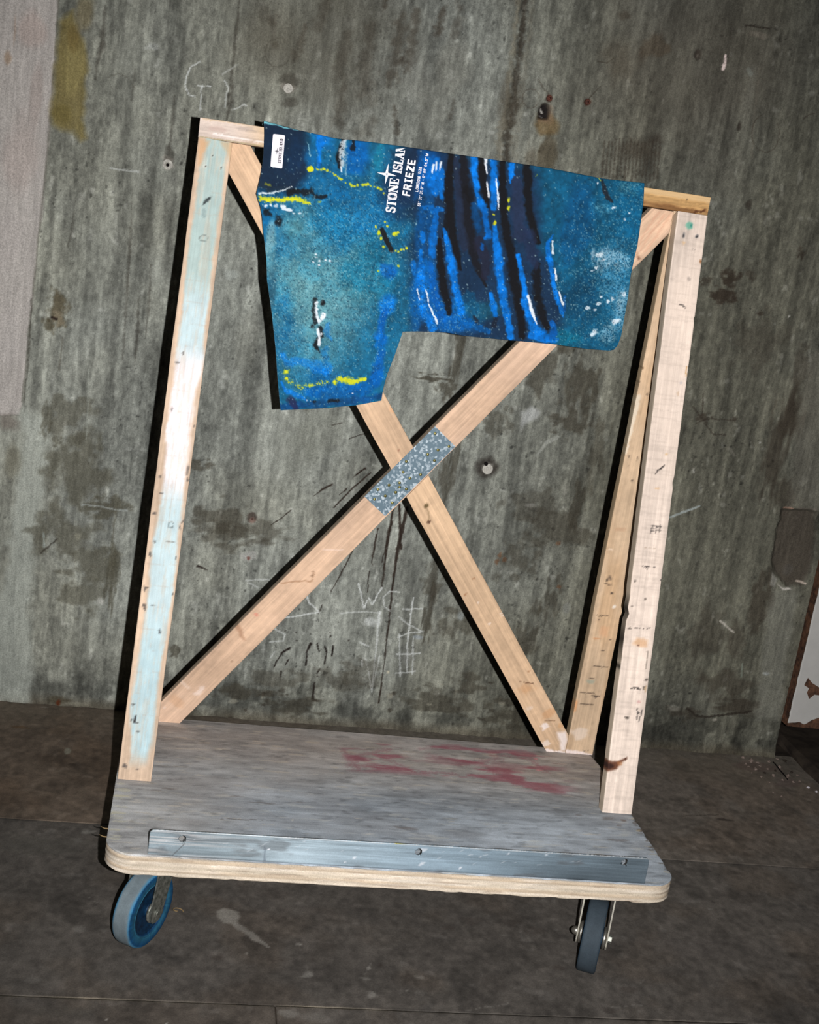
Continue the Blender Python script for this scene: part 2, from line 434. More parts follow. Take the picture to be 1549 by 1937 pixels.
    c.blob((548, 150), 18, 14, K, .55, rough=.6); c.blob((548, 195), 14, 12, K, .45, rough=.6)
    c.blob((318, 292), 11, 22, K, .45, rough=.5)
    c.blob((525, 110), 26, 30, rgb(126, 126, 118), .5); th = np.linspace(0.2, 2*math.pi - 1.4, 22)
    c.stroke([(525 + 24*math.cos(t), 100 + 27*math.sin(t)) for t in th], 1.4, K, .45, rough=.4)
    c.blob((514, 38), 16, 14, rgb(60, 52, 44), .6, rough=.6); c.blob((500, 28), 18, 18, K, .35, rough=.6); c.blob((520, 84), 8, 10, rgb(66, 60, 52), .6, rough=.6); c.blob((519, 62), 5, 10, rgb(150, 146, 138), .6)
    # chalk letters on the left
    c.stroke([(378, 117), (362, 126), (352, 145), (350, 162), (356, 178), (370, 184)], 1.5, W, 0.74, rough=.5)
    c.stroke([(374, 161), (398, 164)], 1.5, W, 0.74, rough=.5); c.stroke([(381, 163), (379, 210)], 1.5, W, 0.61, rough=.5)
    c.stroke([(424, 152), (432, 166), (426, 190), (426, 203)], 1.6, W, 0.54, rough=.6); c.stroke([(440, 206), (452, 204), (462, 196), (466, 200)], 1.6, W, 0.61, rough=.5)
    c.stroke([(420, 140), (434, 132), (450, 122)], 1.6, W, 0.41, rough=.6)
    c.stroke([(208, 318), (262, 325)], 1.8, W, 0.54, rough=.5); c.blob((285, 88), 14, 8, W, 0.41, rough=.7)
    c.stroke([(205, 146), (225, 138), (245, 150), (252, 165)], 1.2, DG, .35)
    # -- upper middle dark streaks
    c.blob((650, 110), 230, 190, rgb(92, 88, 76), .62, rough=.5, soft=.9); c.blob((1330, 120), 330, 260, rgb(92, 85, 74), .4, rough=.5, soft=.9); c.blob((500, 60), 90, 110, rgb(100, 96, 84), .4, rough=.6, soft=.9)
    for x0, y0, x1, y1, w, op in ((760, 30, 740, 140, 20, .5), (790, 20, 775, 110, 16, .5), (700, 50, 690, 180, 22, .35), (660, 60, 640, 140, 18, .3), (840, 15, 828, 62, 12, .6), (760, 110, 770, 130, 12, .6),
                                  (575, 50, 560, 110, 12, .4), (650, 160, 640, 230, 16, .35), (745, 200, 750, 250, 8, .5), (870, 10, 860, 60, 16, .35), (860, 190, 850, 225, 7, .35), (730, 0, 726, 14, 7, .6), (620, 0, 600, 50, 14, .3), (705, 230, 690, 250, 24, .3)):
        c.stroke([(x0, y0), (x1, y1)], [w*.6, w], rgb(62, 55, 46), op, rough=.9, soft=.9, fr=.9)
    c.blob((820, 200), 46, 70, rgb(146, 146, 136), .35); c.blob((790, 150), 30, 60, rgb(140, 140, 132), .3); c.blob((860, 120), 40, 60, rgb(148, 146, 134), .3)
    # -- seam ridge running down above the rail
    for off, col, op, dep in ((0, rgb(58, 52, 44), .75, -0.004), (-14, rgb(124, 116, 98), .5, 0.004), (14, rgb(128, 122, 106), .3, 0.002)):
        c.stroke([(996 + off, -20), (988 + off, 60), (978 + off, 140), (972 + off, 200), (960 + off, 260), (958 + off, 320)], [6, 7, 9, 12, 10, 8], col, op, rough=.9, soft=.9, fr=1.2, depth=dep)
    c.blob((965, 190), 22, 50, rgb(70, 63, 52), .4, rough=.7); c.blob((955, 230), 18, 40, rgb(76, 68, 56), .35, rough=.7)
    c.blob((1030, 240), 30, 26, rgb(112, 84, 44), .55, rough=.5); c.blob((1034, 290), 20, 50, rgb(70, 58, 40), .5, rough=.6); c.blob((1006, 300), 20, 40, rgb(72, 60, 46), .35, rough=.7)
    c.blob((1033, 216), 22, 20, rgb(150, 122, 98), .7, rough=.5, depth=-0.004); c.blob((1030, 213), 18, 17, rgb(28, 24, 24), .95, rough=.5, depth=-0.012)
    c.stroke([(1024, 206), (1028, 212)], 2, rgb(200, 196, 188), .9); c.stroke([(1028, 222), (1020, 218)], 1.4, rgb(150, 145, 140), .7)
    for a, b in ((1039, 186), (1111, 193)): c.blob((a, b), 8, 8, rgb(76, 36, 24), .85, rough=.3, depth=-0.006)
    c.stroke([(1018, 150), (1030, 170), (1038, 178)], 1.3, rgb(70, 62, 52), .6); c.stroke([(1114, 186), (1128, 172), (1134, 164)], 1.4, rgb(64, 58, 50), .6); c.stroke([(1130, 116), (1148, 118), (1160, 110)], 1.4, rgb(62, 55, 46), .6, rough=.6)
    c.stroke([(1044, 130), (1046, 160)], 1.6, rgb(150, 148, 136), .5)
    th = np.linspace(0, 2*math.pi, 20); c.stroke([(1004 + 16*math.cos(t), 186 + 18*math.sin(t)) for t in th], 1.2, rgb(74, 66, 56), .5, rough=.4)
    for i in range(16):
        x = 1140 + i*7; c.stroke([(x + 4, 262 + 10*random.random()), (x - 2, 330 + 16*random.random())], [2.4, 3.2], rgb(58, 50, 42), .5, rough=.8, soft=.8)
    c.blob((1200, 285), 60, 34, rgb(66, 58, 48), .45, rough=.6); c.blob((1240, 262), 22, 20, rgb(60, 52, 44), .4, rough=.6)
    c.blob((1175, 110), 60, 70, rgb(78, 66, 52), .3, rough=.6); c.blob((1180, 30), 20, 16, rgb(66, 58, 48), .5, rough=.7); c.blob((1240, 90), 30, 30, rgb(76, 60, 44), .35, rough=.7)
    c.blob((1320, 103), 8, 14, rgb(58, 50, 44), .75, rough=.4, depth=-0.004); c.blob((1320, 106), 3, 5, rgb(110, 104, 94), .7)
    c.stroke([(1372, 105), (1371, 118), (1368, 130)], [2.2, 4, 4.5], rgb(232, 212, 206), .95, rough=.3)
    c.stroke([(1410, 48), (1455, 54)], 2.0, rgb(48, 42, 36), .8, rough=.5); c.blob((1430, 64), 24, 9, rgb(140, 130, 118), .4, rough=.7)
    c.stroke([(1426, 128), (1412, 200)], 9, rgb(120, 118, 108), .35, rough=.5); c.stroke([(1436, 130), (1425, 230), (1422, 300)], 3, rgb(116, 110, 98), .4, rough=.6); c.stroke([(1415, 132), (1420, 140)], 6, rgb(140, 146, 138), .45)
    c.blob((1398, 240), 6, 11, rgb(50, 44, 38), .75, depth=-0.003); c.blob((1417, 388), 9, 13, rgb(52, 46, 40), .7, depth=-0.003)
    th = np.linspace(-0.6, 4.4, 22); c.stroke([(1448 + 26*math.cos(t), 252 + 36*math.sin(t)) for t in th], 1.4, rgb(58, 50, 42), .45, rough=.4)
    c.stroke([(1520, 224), (1532, 216), (1542, 214)], 1.5, rgb(52, 44, 38), .5)
    # -- right side: dark patches beside the right post
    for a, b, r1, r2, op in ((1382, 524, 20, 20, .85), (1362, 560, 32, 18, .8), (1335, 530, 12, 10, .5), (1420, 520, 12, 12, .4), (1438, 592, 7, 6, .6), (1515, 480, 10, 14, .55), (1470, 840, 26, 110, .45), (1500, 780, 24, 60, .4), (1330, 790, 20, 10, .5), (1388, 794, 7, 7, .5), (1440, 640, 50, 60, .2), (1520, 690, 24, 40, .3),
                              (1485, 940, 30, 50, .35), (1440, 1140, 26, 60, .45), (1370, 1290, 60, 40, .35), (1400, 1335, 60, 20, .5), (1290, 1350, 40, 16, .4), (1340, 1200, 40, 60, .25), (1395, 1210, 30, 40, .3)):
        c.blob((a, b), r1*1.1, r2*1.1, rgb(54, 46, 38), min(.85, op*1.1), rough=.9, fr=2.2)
    for p in ([(1310, 770), (1330, 795), (1340, 790)], [(1318, 800), (1345, 792), (1388, 796)], [(1330, 745), (1328, 790)], [(1332, 800), (1350, 822), (1372, 822)]):
        c.stroke(p, 1.8, rgb(54, 47, 40), .6, rough=.6)
    c.poly([(1520, 690), (1549, 660), (1600, 650), (1600, 960), (1540, 965), (1490, 958), (1500, 860), (1512, 770)], rgb(128, 124, 112), 0.45, 8, rough=8)
    c.stroke([(1268, 978), (1322, 958)], [3.4, 2.2], rgb(176, 186, 186), .75, rough=.4)
    for a, b in ((1492, 598), (1437, 837), (1312, 889), (1313, 893)): c.blob((a, b), 3.2, 3.4, rgb(190, 188, 180), .8)
    c.stroke([(1378, 846), (1388, 860)], 4, rgb(130, 126, 116), .4)
    # filler pocket in the corner with broken white rim
    c.poly([(1478, 966), (1545, 968), (1534, 1080), (1520, 1105), (1490, 1108), (1466, 1090), (1460, 1062), (1472, 1010)], rgb(76, 68, 60), 0.72, 4, rough=6, depth=-0.012)
    c.blob((1494, 1080), 15, 16, rgb(96, 92, 86), .6); c.stroke([(1472, 1000), (1459, 1062)], 2.4, rgb(110, 105, 95), .6)
    c.stroke([(1484, 960), (1500, 962)], 3, rgb(190, 150, 130), .7, rough=.5); c.stroke([(1510, 962), (1545, 964)], 2.5, rgb(140, 128, 118), .5)
    c.poly([(1470, 1104), (1480, 1112), (1495, 1112), (1496, 1115), (1480, 1117)], rgb(222, 214, 205), .95, 1)
    c.stroke([(1509, 1101), (1523, 1104)], 2.6, rgb(206, 190, 176), .85, rough=.3); c.poly([(1460, 1082), (1470, 1096), (1466, 1110), (1456, 1106)], rgb(158, 156, 148), .7, 2)
    c.poly([(1462, 1110), (1512, 1116), (1500, 1180), (1484, 1290), (1474, 1362), (1430, 1362), (1440, 1240), (1452, 1150)], rgb(142, 142, 132), .5, 8, rough=8)
    c.stroke([(1362, 1174), (1388, 1196)], 2.8, rgb(205, 198, 186), .8, rough=.5); c.blob((1450, 1274), 10, 5, rgb(180, 184, 182), .7, rough=.6); c.stroke([(1404, 1256), (1402, 1280)], 2.6, rgb(150, 160, 146), .6)
    c.stroke([(1300, 1340), (1316, 1354), (1340, 1356), (1420, 1346)], 3.5, rgb(44, 38, 32), .7, rough=.6); c.blob((1275, 1340), 20, 10, rgb(150, 148, 138), .5, rough=.7); c.blob((1352, 1362), 8, 4, rgb(180, 174, 162), .7, rough=.5)
    # -- between the braces
    c.blob((921, 882), 27, 28, rgb(48, 43, 39), .8, rough=.35); c.blob((922, 886), 14, 14, rgb(190, 188, 178), .85, rough=.3, depth=0.002)
    for p, w in (([(700, 895), (660, 930), (632, 960)], 2), ([(628, 916), (610, 926), (592, 940)], [2.6, 2.2, .8]), ([(690, 885), (668, 903)], [2.6, 1]), ([(684, 890), (672, 900)], [2, 1]), ([(656, 924), (642, 936)], [2, 1]), ([(550, 965), (532, 980), (513, 993)], 1.2),
                 ([(690, 820), (660, 830)], 1.3), ([(648, 800), (626, 805)], 1.2), ([(745, 955), (735, 1010), (722, 1065)], [2.4, 3, 1]), ([(715, 1000), (706, 1045), (703, 1072)], [2, 2.6, 1]), ([(770, 960), (752, 1040), (742, 1110), (735, 1180), (727, 1250), (716, 1330)], [5, 4.4, 2.6, 2, 1.8, 2.2]), ([(755, 955), (758, 1038)], [3, 3.6]),
                 ([(742, 985), (731, 1040), (722, 1110)], [1.2, 2.4, 2.4]), ([(668, 1040), (650, 1075), (624, 1122)], [1.4, 1.8, .8]), ([(610, 1144), (603, 1160)], 1.4), ([(698, 1080), (695, 1120)], 1.2)):
        c.stroke(p, w, rgb(44, 34, 28), .88, rough=.25, soft=.5)
    for p, w in (([(548, 1226), (534, 1234), (524, 1250), (518, 1262)], [3.4, 2.4, 1.6, 2]), ([(588, 1218), (581, 1230), (579, 1258)], [4.4, 2.4, 2]), ([(600, 1218), (604, 1232)], [2, 2]), ([(614, 1222), (618, 1234), (613, 1258)], [2.4, 2.8, 1.4]), ([(630, 1222), (628, 1240)], [2.8, 2]), ([(546, 1248), (540, 1258)], [2, 1.2]), ([(532, 1270), (529, 1286)], [2, 1]), ([(604, 1266), (600, 1274)], [2, 2]), ([(594, 1292), (592, 1322)], [2.4, 3])):
        c.stroke(p, w, rgb(34, 27, 24), .92, rough=.3)
    for a, b, r in ((625, 1203, 3.4), (562, 1212, 2.4), (560, 1196, 2), (540, 1194, 2), (624, 1196, 1.6), (660, 1212, 2.4), (600, 1280, 2), (620, 1262, 1.6)): c.blob((a, b), r, r, rgb(40, 32, 28), .85)
    th = [(678, 1104), (688, 1150), (698, 1130), (704, 1144), (722, 1112)]; c.stroke(th, 1.9, W, 0.81, rough=.5)
    c.stroke([(756, 1120), (738, 1118), (724, 1130), (728, 1148), (738, 1156)], 1.6, W, 0.68, rough=.5)
    c.stroke([(782, 1130), (776, 1170), (770, 1220), (770, 1270)], 1.9, W, 0.74, rough=.5); c.stroke([(762, 1152), (798, 1152)], 1.7, W, 0.74, rough=.5); c.stroke([(754, 1166), (774, 1182), (800, 1195), (770, 1198), (752, 1206)], 1.7, W, 0.68, rough=.5)
    c.stroke([(755, 1200), (757, 1280)], 2, W, 0.61, rough=.5); c.stroke([(782, 1205), (780, 1275)], 2, W, 0.61, rough=.5); c.stroke([(750, 1238), (795, 1236)], 2, W, 0.68, rough=.5); c.stroke([(748, 1274), (786, 1270)], 2, W, 0.61, rough=.5); c.blob((790, 1205), 13, 6, rgb(150, 160, 172), .5)
    c.blob((768, 1245), 12, 26, rgb(175, 176, 172), .3)
    c.stroke([(718, 1158), (712, 1220), (704, 1300)], [3, 2, 1.6], W, 0.74, rough=.5); c.stroke([(692, 1246), (700, 1290), (703, 1308), (718, 1240)], 1.6, W, 0.68, rough=.5); c.blob((700, 1175), 28, 14, W, 0.57, rough=.7); c.stroke([(644, 1160), (690, 1157), (720, 1160)], 2, W, 0.54, rough=.6); c.stroke([(680, 1215), (696, 1222)], 2.2, W, 0.74, rough=.5); c.stroke([(684, 1250), (685, 1260)], 2.5, W, 0.81)
    c.stroke([(540, 1168), (570, 1164), (604, 1158), (585, 1140), (578, 1120)], 1.8, W, 0.81, rough=.5); c.stroke([(520, 1190), (540, 1200), (536, 1212), (510, 1215)], 1.7, W, 0.61, rough=.5); c.stroke([(465, 1098), (510, 1096)], 2, W, 0.47, rough=.6); c.stroke([(470, 1102), (490, 1112)], 2, W, 0.47, rough=.6)
    c.stroke([(520, 1232), (512, 1245)], 2, W, 0.47)
    c.blob((734, 1271), 4, 5, rgb(214, 205, 180), .8)
    c.blob((470, 1052), 17, 17, rgb(178, 176, 172), .55, rough=.8); c.blob((470, 1056), 5, 6, rgb(104, 58, 50), .8); c.blob((476, 980), 14, 12, rgb(62, 50, 44), .7, rough=.6); c.blob((478, 984), 7, 7, rgb(170, 140, 128), .6, rough=.5); c.blob((477, 982), 3, 3, rgb(60, 30, 28), .8)
    c.stroke([(374, 1071), (382, 1074), (392, 1079)], [3.4, 2.6, 1.2], rgb(40, 30, 26), .9, depth=-0.004)
    for a, b, r1, r2, op in ((420, 980, 50, 30, .35), (370, 880, 26, 14, .4), (470, 1000, 60, 26, .3), (420, 1010, 60, 26, .3), (330, 1232, 10, 12, .4), (580, 760, 20, 16, .25), (820, 715, 34, 8, .5), (850, 740, 20, 20, .4), (870, 650, 14, 60, .4), (1040, 700, 40, 50, .35), (1100, 740, 30, 60, .4), (1080, 800, 36, 24, .4), (1070, 640, 20, 40, .3), (860, 870, 10, 60, .35), (840, 900, 14, 70, .35), (940, 800, 30, 30, .3), (1130, 860, 20, 60, .3),
                             (1050, 1000, 60, 40, .35), (1010, 960, 50, 40, .25), (1090, 960, 14, 50, .35), (980, 1060, 40, 40, .3), (820, 1100, 20, 40, .35), (810, 1160, 10, 60, .4), (870, 1180, 40, 30, .3), (890, 1290, 30, 24, .35), (560, 1330, 60, 20, .35), (640, 1290, 50, 30, .25), (690, 1270, 40, 30, .25), (830, 1330, 60, 26, .35), (470, 1310, 50, 24, .4), (520, 1290, 60, 30, .25), (960, 1350, 50, 30, .4), (1000, 1200, 26, 60, .35), (1040, 1130, 20, 40, .3)):
        c.blob((a, b), r1*1.15, r2*1.15, rgb(62, 57, 47), min(.8, op*1.45), rough=1.1, fr=2.4)
    c.poly([(986, 778), (1004, 768), (1024, 780), (1018, 794), (996, 800), (984, 812)], rgb(182, 184, 182), .75, 4, rough=4); c.stroke([(1014, 862), (1034, 838), (1056, 826)], [2, 6, 4], rgb(170, 172, 164), .65, rough=.5)
    c.blob((1068, 930), 5, 14, rgb(158, 156, 146), .5); c.blob((1004, 956), 14, 6, rgb(160, 158, 152), .4)
    for a, b in ((945, 1050), (955, 1058), (940, 1062), (1056, 1028), (1056, 1110)): c.blob((a, b), 6, 7, rgb(116, 72, 44), .5, rough=.6)
    c.blob((560, 850), 60, 90, rgb(128, 130, 121), .45, rough=.5); c.blob((600, 820), 50, 60, rgb(130, 132, 122), .4, rough=.5); c.blob((470, 640), 30, 70, rgb(132, 132, 122), .3); c.blob((436, 520), 16, 10, rgb(170, 176, 170), .5, rough=.6); c.stroke([(432, 545), (446, 600)], 4, rgb(165, 168, 158), .35, rough=.6)
    c.blob((480, 620), 14, 10, rgb(180, 182, 172), .35, rough=.6); c.blob((900, 1090), 8, 8, rgb(160, 168, 166), .5); c.blob((872, 1165), 10, 12, rgb(150, 160, 166), .4); c.blob((1072, 1150), 12, 18, rgb(150, 152, 148), .4)
    for i in range(26):
        a = 420 + random.random()*760; b = 1290 + random.random()*70; c.blob((a, b), 4 + 9*random.random(), 3 + 5*random.random(), rgb(48, 42, 34) if random.random() < .6 else rgb(160, 156, 140), .55, rough=.7)
    y = np.array([wall_y(x) for x in u]) - c.D
    V = np.stack([u, y, v], 1)
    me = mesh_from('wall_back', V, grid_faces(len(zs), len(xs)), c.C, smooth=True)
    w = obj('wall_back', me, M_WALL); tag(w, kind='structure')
    w['label'] = 'bare stained concrete back wall with chalk marks and plug holes'
    # plugs and bolts set in the wall
    def disc(name, px, r, mat, proud, hole=True):
        r = r*1.05
        x, z = on_wall(*px); m = MB(); yy = wall_y(x)
        m.lathe([(0.01, r), (-proud, r), (-proud - 0.001, r*0.8), (-proud - 0.001, r*0.45), (0.004, r*0.40), (0.004, 0.0)] if hole else [(0.01, r), (-proud, r), (-proud*1.6, r*0.6), (-proud*1.7, 0)], 18, 'y', (x, yy, z))
        return obj(name, m.mesh(name, True), mat, w)
    disc('wall_plug', (317, 311), 0.0105, M_PLUG, 0.002); disc('wall_plug', (922, 887), 0.0125, M_PLUG, 0.002, False)
    disc('wall_plug', (545, 167), 0.010, M_PLUG, 0.001, False)
    disc('rusty_bolt', (1039, 186), 0.0062, M_RUST, 0.003); disc('rusty_bolt', (1111, 193), 0.0062, M_RUST, 0.003)
    for q, r in (((317, 312), 0.0035), ((919, 877), 0.005)):
        x, z = on_wall(*q); m = MB(); m.lathe([(-0.0036, 0), (-0.0036, r), (0.0, r)], 12, 'y', (x, wall_y(x), z)); obj('plug_hole', m.mesh('plug_hole'), M_BLACK, w)
    return w
wall = build_wall()

# ================================================================== pier at the right, plaster on a broken edge
def build_pier():
    x0 = 1.733
    def brown(y0, y1):
        m = MB(); n = 60
        zs = [0.105 + (2.7 - 0.105)*(i/n)**1.6 for i in range(n+1)]
        V = []; F = []
        for i, z in enumerate(zs):
            e = 0.006*(random.random() - 0.5)
            V += [(x0 + e, y1, z), (x0 + 0.004 + e*0.5, y0, z), (3.0, y0, z), (3.0, y1, z)]
        for i in range(n):
            for j in range(4):
                a = i*4 + j; b = i*4 + (j+1) % 4; F.append((a, b, b+4, a+4))
        F.append((3, 2, 1, 0)); F.append(tuple(n*4 + k for k in range(4)))
        m.add(V, F); return m
    yw = wall_y(x0)
    pier = obj('wall_right', brown(yw - 0.034, yw + 0.30).mesh('wall_right'), M_BROWN); tag(pier, kind='structure')
    pier['label'] = 'projecting pier with brown broken plaster beside the concrete wall'
    # white coat: a thin skin with a ragged foot, hanging over the brown backing
    n = 70; zt = [0.116 + (2.7 - 0.116)*(i/n)**1.7 for i in range(n+1)]
    xs = np.concatenate([np.linspace(0, 0.20, 41), np.linspace(0.24, 1.2, 8)])
    V = []; yf = yw - 0.034 - 0.0025
    for i, z in enumerate(zt):
        for x in xs:
            lift = 0.028*sstep(0.035, 0.10, np.array(x)) + 0.010*(vnoise(np.array(x*60.), np.array(3.2), 5) - 0.5)
            zz = z + float(lift)*max(0, 1 - i/6.0)
            V.append((x0 + 0.0015 + x + 0.002*(random.random() - .5)*(x == 0), yf, zz))
    me = mesh_from('paint_coat', np.array(V), grid_faces(n+1, len(xs)))
    skin = obj('paint_coat', me, M_PAINTCOAT, pier)
    s = skin.modifiers.new('thickness', 'SOLIDIFY'); s.thickness = 0.0024; s.offset = -1
    # bare patch where the coat has come off
    px = [(1528, 1282), (1536, 1292), (1549, 1300), (1556, 1316), (1540, 1314), (1530, 1322), (1526, 1310), (1530, 1302), (1521, 1296)]
    P = [pt(a, b, (0, 1, 0), yf) for a, b in px]
    m = MB(); m.prism([(p[0], p[2]) for p in P], yf - 0.0008, yf - 0.0002, lambda a, b, c: (a, c, b)); obj('bare_patch', m.mesh('bare_patch'), M_BROWN, pier)
    # dark recess below the pier
    m = MB(); m.box(1.737, 3.0, yw + 0.28, yw + 0.34, 0, 0.12); m.box(1.70, 1.737, yw + 0.005, yw + 0.34, 0, 0.12)
    rb = obj('wall_recess', m.mesh('wall_recess'), M_DARKCON); tag(rb, 'dark hollow under the pier at the foot of the wall', kind='structure')
    # low kerb along the side, set back from a gap
    m = MB(); n = 24
    prof = [(1.792, 0.0), (1.796, 0.012), (1.810, 0.020), (2.6, 0.022), (2.6, 0.0)]
    V = []; F = []
    for i in range(n+1):
        y = -0.6 + (yw + 0.25 + 0.6)*i/n
        for x, z in prof: V.append((x + 0.006*(random.random() - .5), y, max(0, z + 0.002*(random.random() - .5)) if z else 0.0))
    k = len(prof)
    for i in range(n):
        for j in range(k-1): F.append((i*k+j, i*k+j+1, (i+1)*k+j+1, (i+1)*k+j))
    F.append(tuple(range(k))[::-1]); F.append(tuple(n*k + j for j in range(k)))
    m.add(V, F); kb = obj('trim_1', m.mesh('trim_1'), M_DARKCON); tag(kb, 'low dark kerb along the side of the floor', kind='structure')
M_PAINTCOAT = plain('white_wall_paint', rgb(196, 194, 190), rough=0.8, spec=0.2, var=0.10, scale=14)
build_pier()

# ================================================================== floor of laid sheets
def build_floor():
    m = MB(); m.box(-1.9, 3.0, -2.9, 1.45, -0.05, -0.004)
    fl = obj('floor', m.mesh('floor'), M_DARKCON); tag(fl, 'dark worn floor laid with large scuffed sheets', kind='structure')
    YA, YB = -0.080, 0.497                                     # the two seams that run across
    sheets = ((-1.8, 0.302, -0.80, YA, -0.42, 0.302), (0.304, 1.95, -0.80, YA, 0.304, 1.4), (-1.8, 1.95, YA, YB, -0.42, 1.78), (-1.8, 1.95, YB, 1.125, -0.42, 1.80), (-1.8, 1.95, -1.5, -0.80, 1, 1))
    for k, (x0, x1, y0, y1, fx0, fx1) in enumerate(sheets):
        g = 0.0001; x0 += g; x1 -= g; y0 += g; y1 -= g
        if k == 4: xs = np.linspace(x0, x1, 40); ys = np.linspace(y0, y1, 20)
        else:
            xs = np.unique(np.concatenate([np.arange(x0, fx0, 0.06), np.arange(max(x0, fx0), min(x1, fx1), 0.0036), np.arange(fx1, x1, 0.06), [x1]]))
            yl = max(y0, -0.24)
            ys = np.unique(np.concatenate([np.arange(y0, yl, 0.05), np.arange(yl, y1, 0.0040), [y1]]))
        X, Y = np.meshgrid(xs, ys); u = X.ravel(); v = Y.ravel()
        c = Canvas(u, v, rgb(88, 83, 78) if k != 3 else rgb(100, 88, 77), 880.0, on_floor)
        if k == 3:
            rt = sstep(.0, .5, u)[:, None]; c.C = c.C*(1 - rt) + rgb(98, 91, 84)*rt
        rs = sstep(.7, 1.3, u)[:, None]; c.C *= 1 + .10*rs
        cl = fbm(u*3 + k, v*4, 5, 5); sm = fbm(u*22, v*22, 4, 17); fn = fbm(u*90, v*70, 3, 29)
        c.C *= (1 + 0.26*(cl - .5) + 0.30*(sm - .5) + 0.40*(fn - .5))[:, None]
        br = sstep(0.5, 0.7, fbm(u*7 + 3, v*7, 4, 37)); c.C *= 1 + br[:, None]*np.array([0.0, -0.025, -0.05])
        dk = sstep(0.62, 0.74, fbm(u*14, v*14, 4, 43)); c.C *= (1 - 0.13*dk)[:, None]
        c.warp(4.0, 60, 5)
        lt = sstep(0.72, 0.84, fbm(u*34, v*34, 3, 53)); c.C += lt[:, None]*0.05
        if k == 3:
            near = sstep(0.86, 1.06, v + 0.03*(fbm(u*12, v*12, 3, 8) - .5)); c.C = c.C*(1 - near[:, None]*.30) + rgb(128, 122, 108)*near[:, None]*.30
            c.blob((128, 1420), 7, 18, rgb(150, 152, 138), .6, rough=.6); c.blob((136, 1445), 12, 5, rgb(52, 44, 38), .6, rough=.5); c.blob((35, 1375), 30, 8, rgb(92, 68, 44), .5, rough=.6)
            c.blob((60, 1495), 40, 5, rgb(130, 116, 102), .3, rough=.7); c.blob((85, 1337), 14, 4, rgb(150, 146, 138), .5)
            c.blob((1440, 1450), 70, 26, rgb(110, 92, 86), .5, rough=.7); c.blob((1490, 1480), 50, 24, rgb(104, 88, 84), .5, rough=.7); c.blob((1420, 1440), 40, 12, rgb(150, 132, 122), .4, rough=.8)
            c.blob((1370, 1550), 18, 8, rgb(50, 44, 40), .6, rough=.6); c.blob((1226, 1558), 12, 8, rgb(128, 124, 112), .6, rough=.7); c.stroke([(1290, 1543), (1360, 1541)], 2, rgb(58, 50, 44), .5, rough=.6)
        if k == 2:
            c.poly([(410, 1722), (422, 1718), (450, 1726), (454, 1736), (446, 1750), (424, 1744), (410, 1732)], rgb(150, 146, 138), .75, 2.5, rough=3)
            c.stroke([(446, 1748), (470, 1764), (490, 1780), (506, 1790)], [7, 8, 6, 3], rgb(138, 134, 127), .72, rough=.4, soft=.4)
            for a, b, r, op in ((466, 1803, 4, .8), (570, 1787, 4, .7), (565, 1785, 7, .4), (697, 1830, 5, .5), (580, 1842, 12, .5), (705, 1880, 14, .45), (690, 1850, 9, .3), (795, 1848, 14, .35), (1345, 1720, 7, .3), (150, 1757, 14, .3), (1228, 1560, 9, .4), (770, 1872, 4, .5), (165, 1572, 16, .45), (150, 1590, 18, .3), (60, 1850, 16, .2)):
                c.blob((a, b), r, r*.7, rgb(165, 162, 155), op, rough=.6)
            for a, b, r, op in ((410, 1811, 14, .6), (525, 1815, 14, .5), (720, 1826, 10, .5), (1000, 1760, 26, .5), (850, 1755, 16, .5), (965, 1745, 20, .5), (890, 1740, 26, .4), (1055, 1830, 16, .5), (1090, 1800, 14, .4), (1230, 1790, 18, .35), (1190, 1870, 18, .5), (1150, 1910, 18, .5), (600, 1720, 30, .25), (520, 1690, 40, .25), (930, 1860, 40, .2), (1400, 1700, 50, .25), (1330, 1620, 30, .3)):
                c.blob((a, b), r*1.1, r*.7, rgb(62, 54, 49), op*.75, rough=.8, soft=.9)
            c.blob((60, 1600), 120, 40, rgb(82, 80, 74), .4, rough=.5); c.blob((1330, 1790), 160, 50, rgb(96, 90, 86), .3, rough=.5)
            for q in ([(880, 1912), (960, 1896)], [(1140, 1905), (1232, 1900)], [(690, 1850), (700, 1820)], [(160, 1690), (190, 1710)], [(1210, 1860), (1220, 1850)]): c.stroke(q, 1.0, rgb(140, 136, 130), .4, rough=.5)
        if k in (0, 1):
            c.blob((120, 1915), 60, 14, rgb(80, 76, 70), .4, rough=.6); c.blob((545, 1915), 20, 10, rgb(150, 148, 142), .4, rough=.7); c.blob((590, 1925), 40, 12, rgb(128, 124, 118), .4, rough=.6)
            for a, b in ((205, 1927), (316, 1936), (430, 1920)): c.blob((a, b), 2.5, 2, rgb(180, 176, 168), .7)
        # scuffed pale arris along each long edge
        for yy, ok in ((y0, k in (2, 3)), (y1, k in (0, 1))):
            if ok:
                e = sstep(0.0052, 0.0, np.abs(v - yy))*sstep(0.30, 0.50, fbm(u*5, v*0 + 3, 3, 61 + k))*(1 - .85*sstep(.45, .75, u))*(1.0 if abs(yy - YA) < .01 else .18); c.C = c.C*(1 - .75*e[:, None]) + rgb(168, 156, 136)*.75*e[:, None]
        e = sstep(0.010, 0.0, np.minimum(v - y0, y1 - v)); c.C *= (1 - .25*e*sstep(.3, .7, fbm(u*30, v*30, 3, 71)))[:, None]
        z = (cl - .5)*0.0016 + (fn - .5)*0.0006 - 0.0008 - 0.0003*sstep(0.004, 0, np.minimum(v - y0, y1 - v))
        nr, nc = len(ys), len(xs)
        V = np.stack([u, v, np.minimum(z, 0.0)], 1); F = grid_faces(nr, nc)
        me = mesh_from('floor_sheet', V, F, c.C, smooth=True)
        s = obj('floor_sheet', me, M_FLOOR, fl)
        sd = s.modifiers.new('thickness', 'SOLIDIFY'); sd.thickness = 0.0035; sd.offset = -1
    return fl
build_floor()

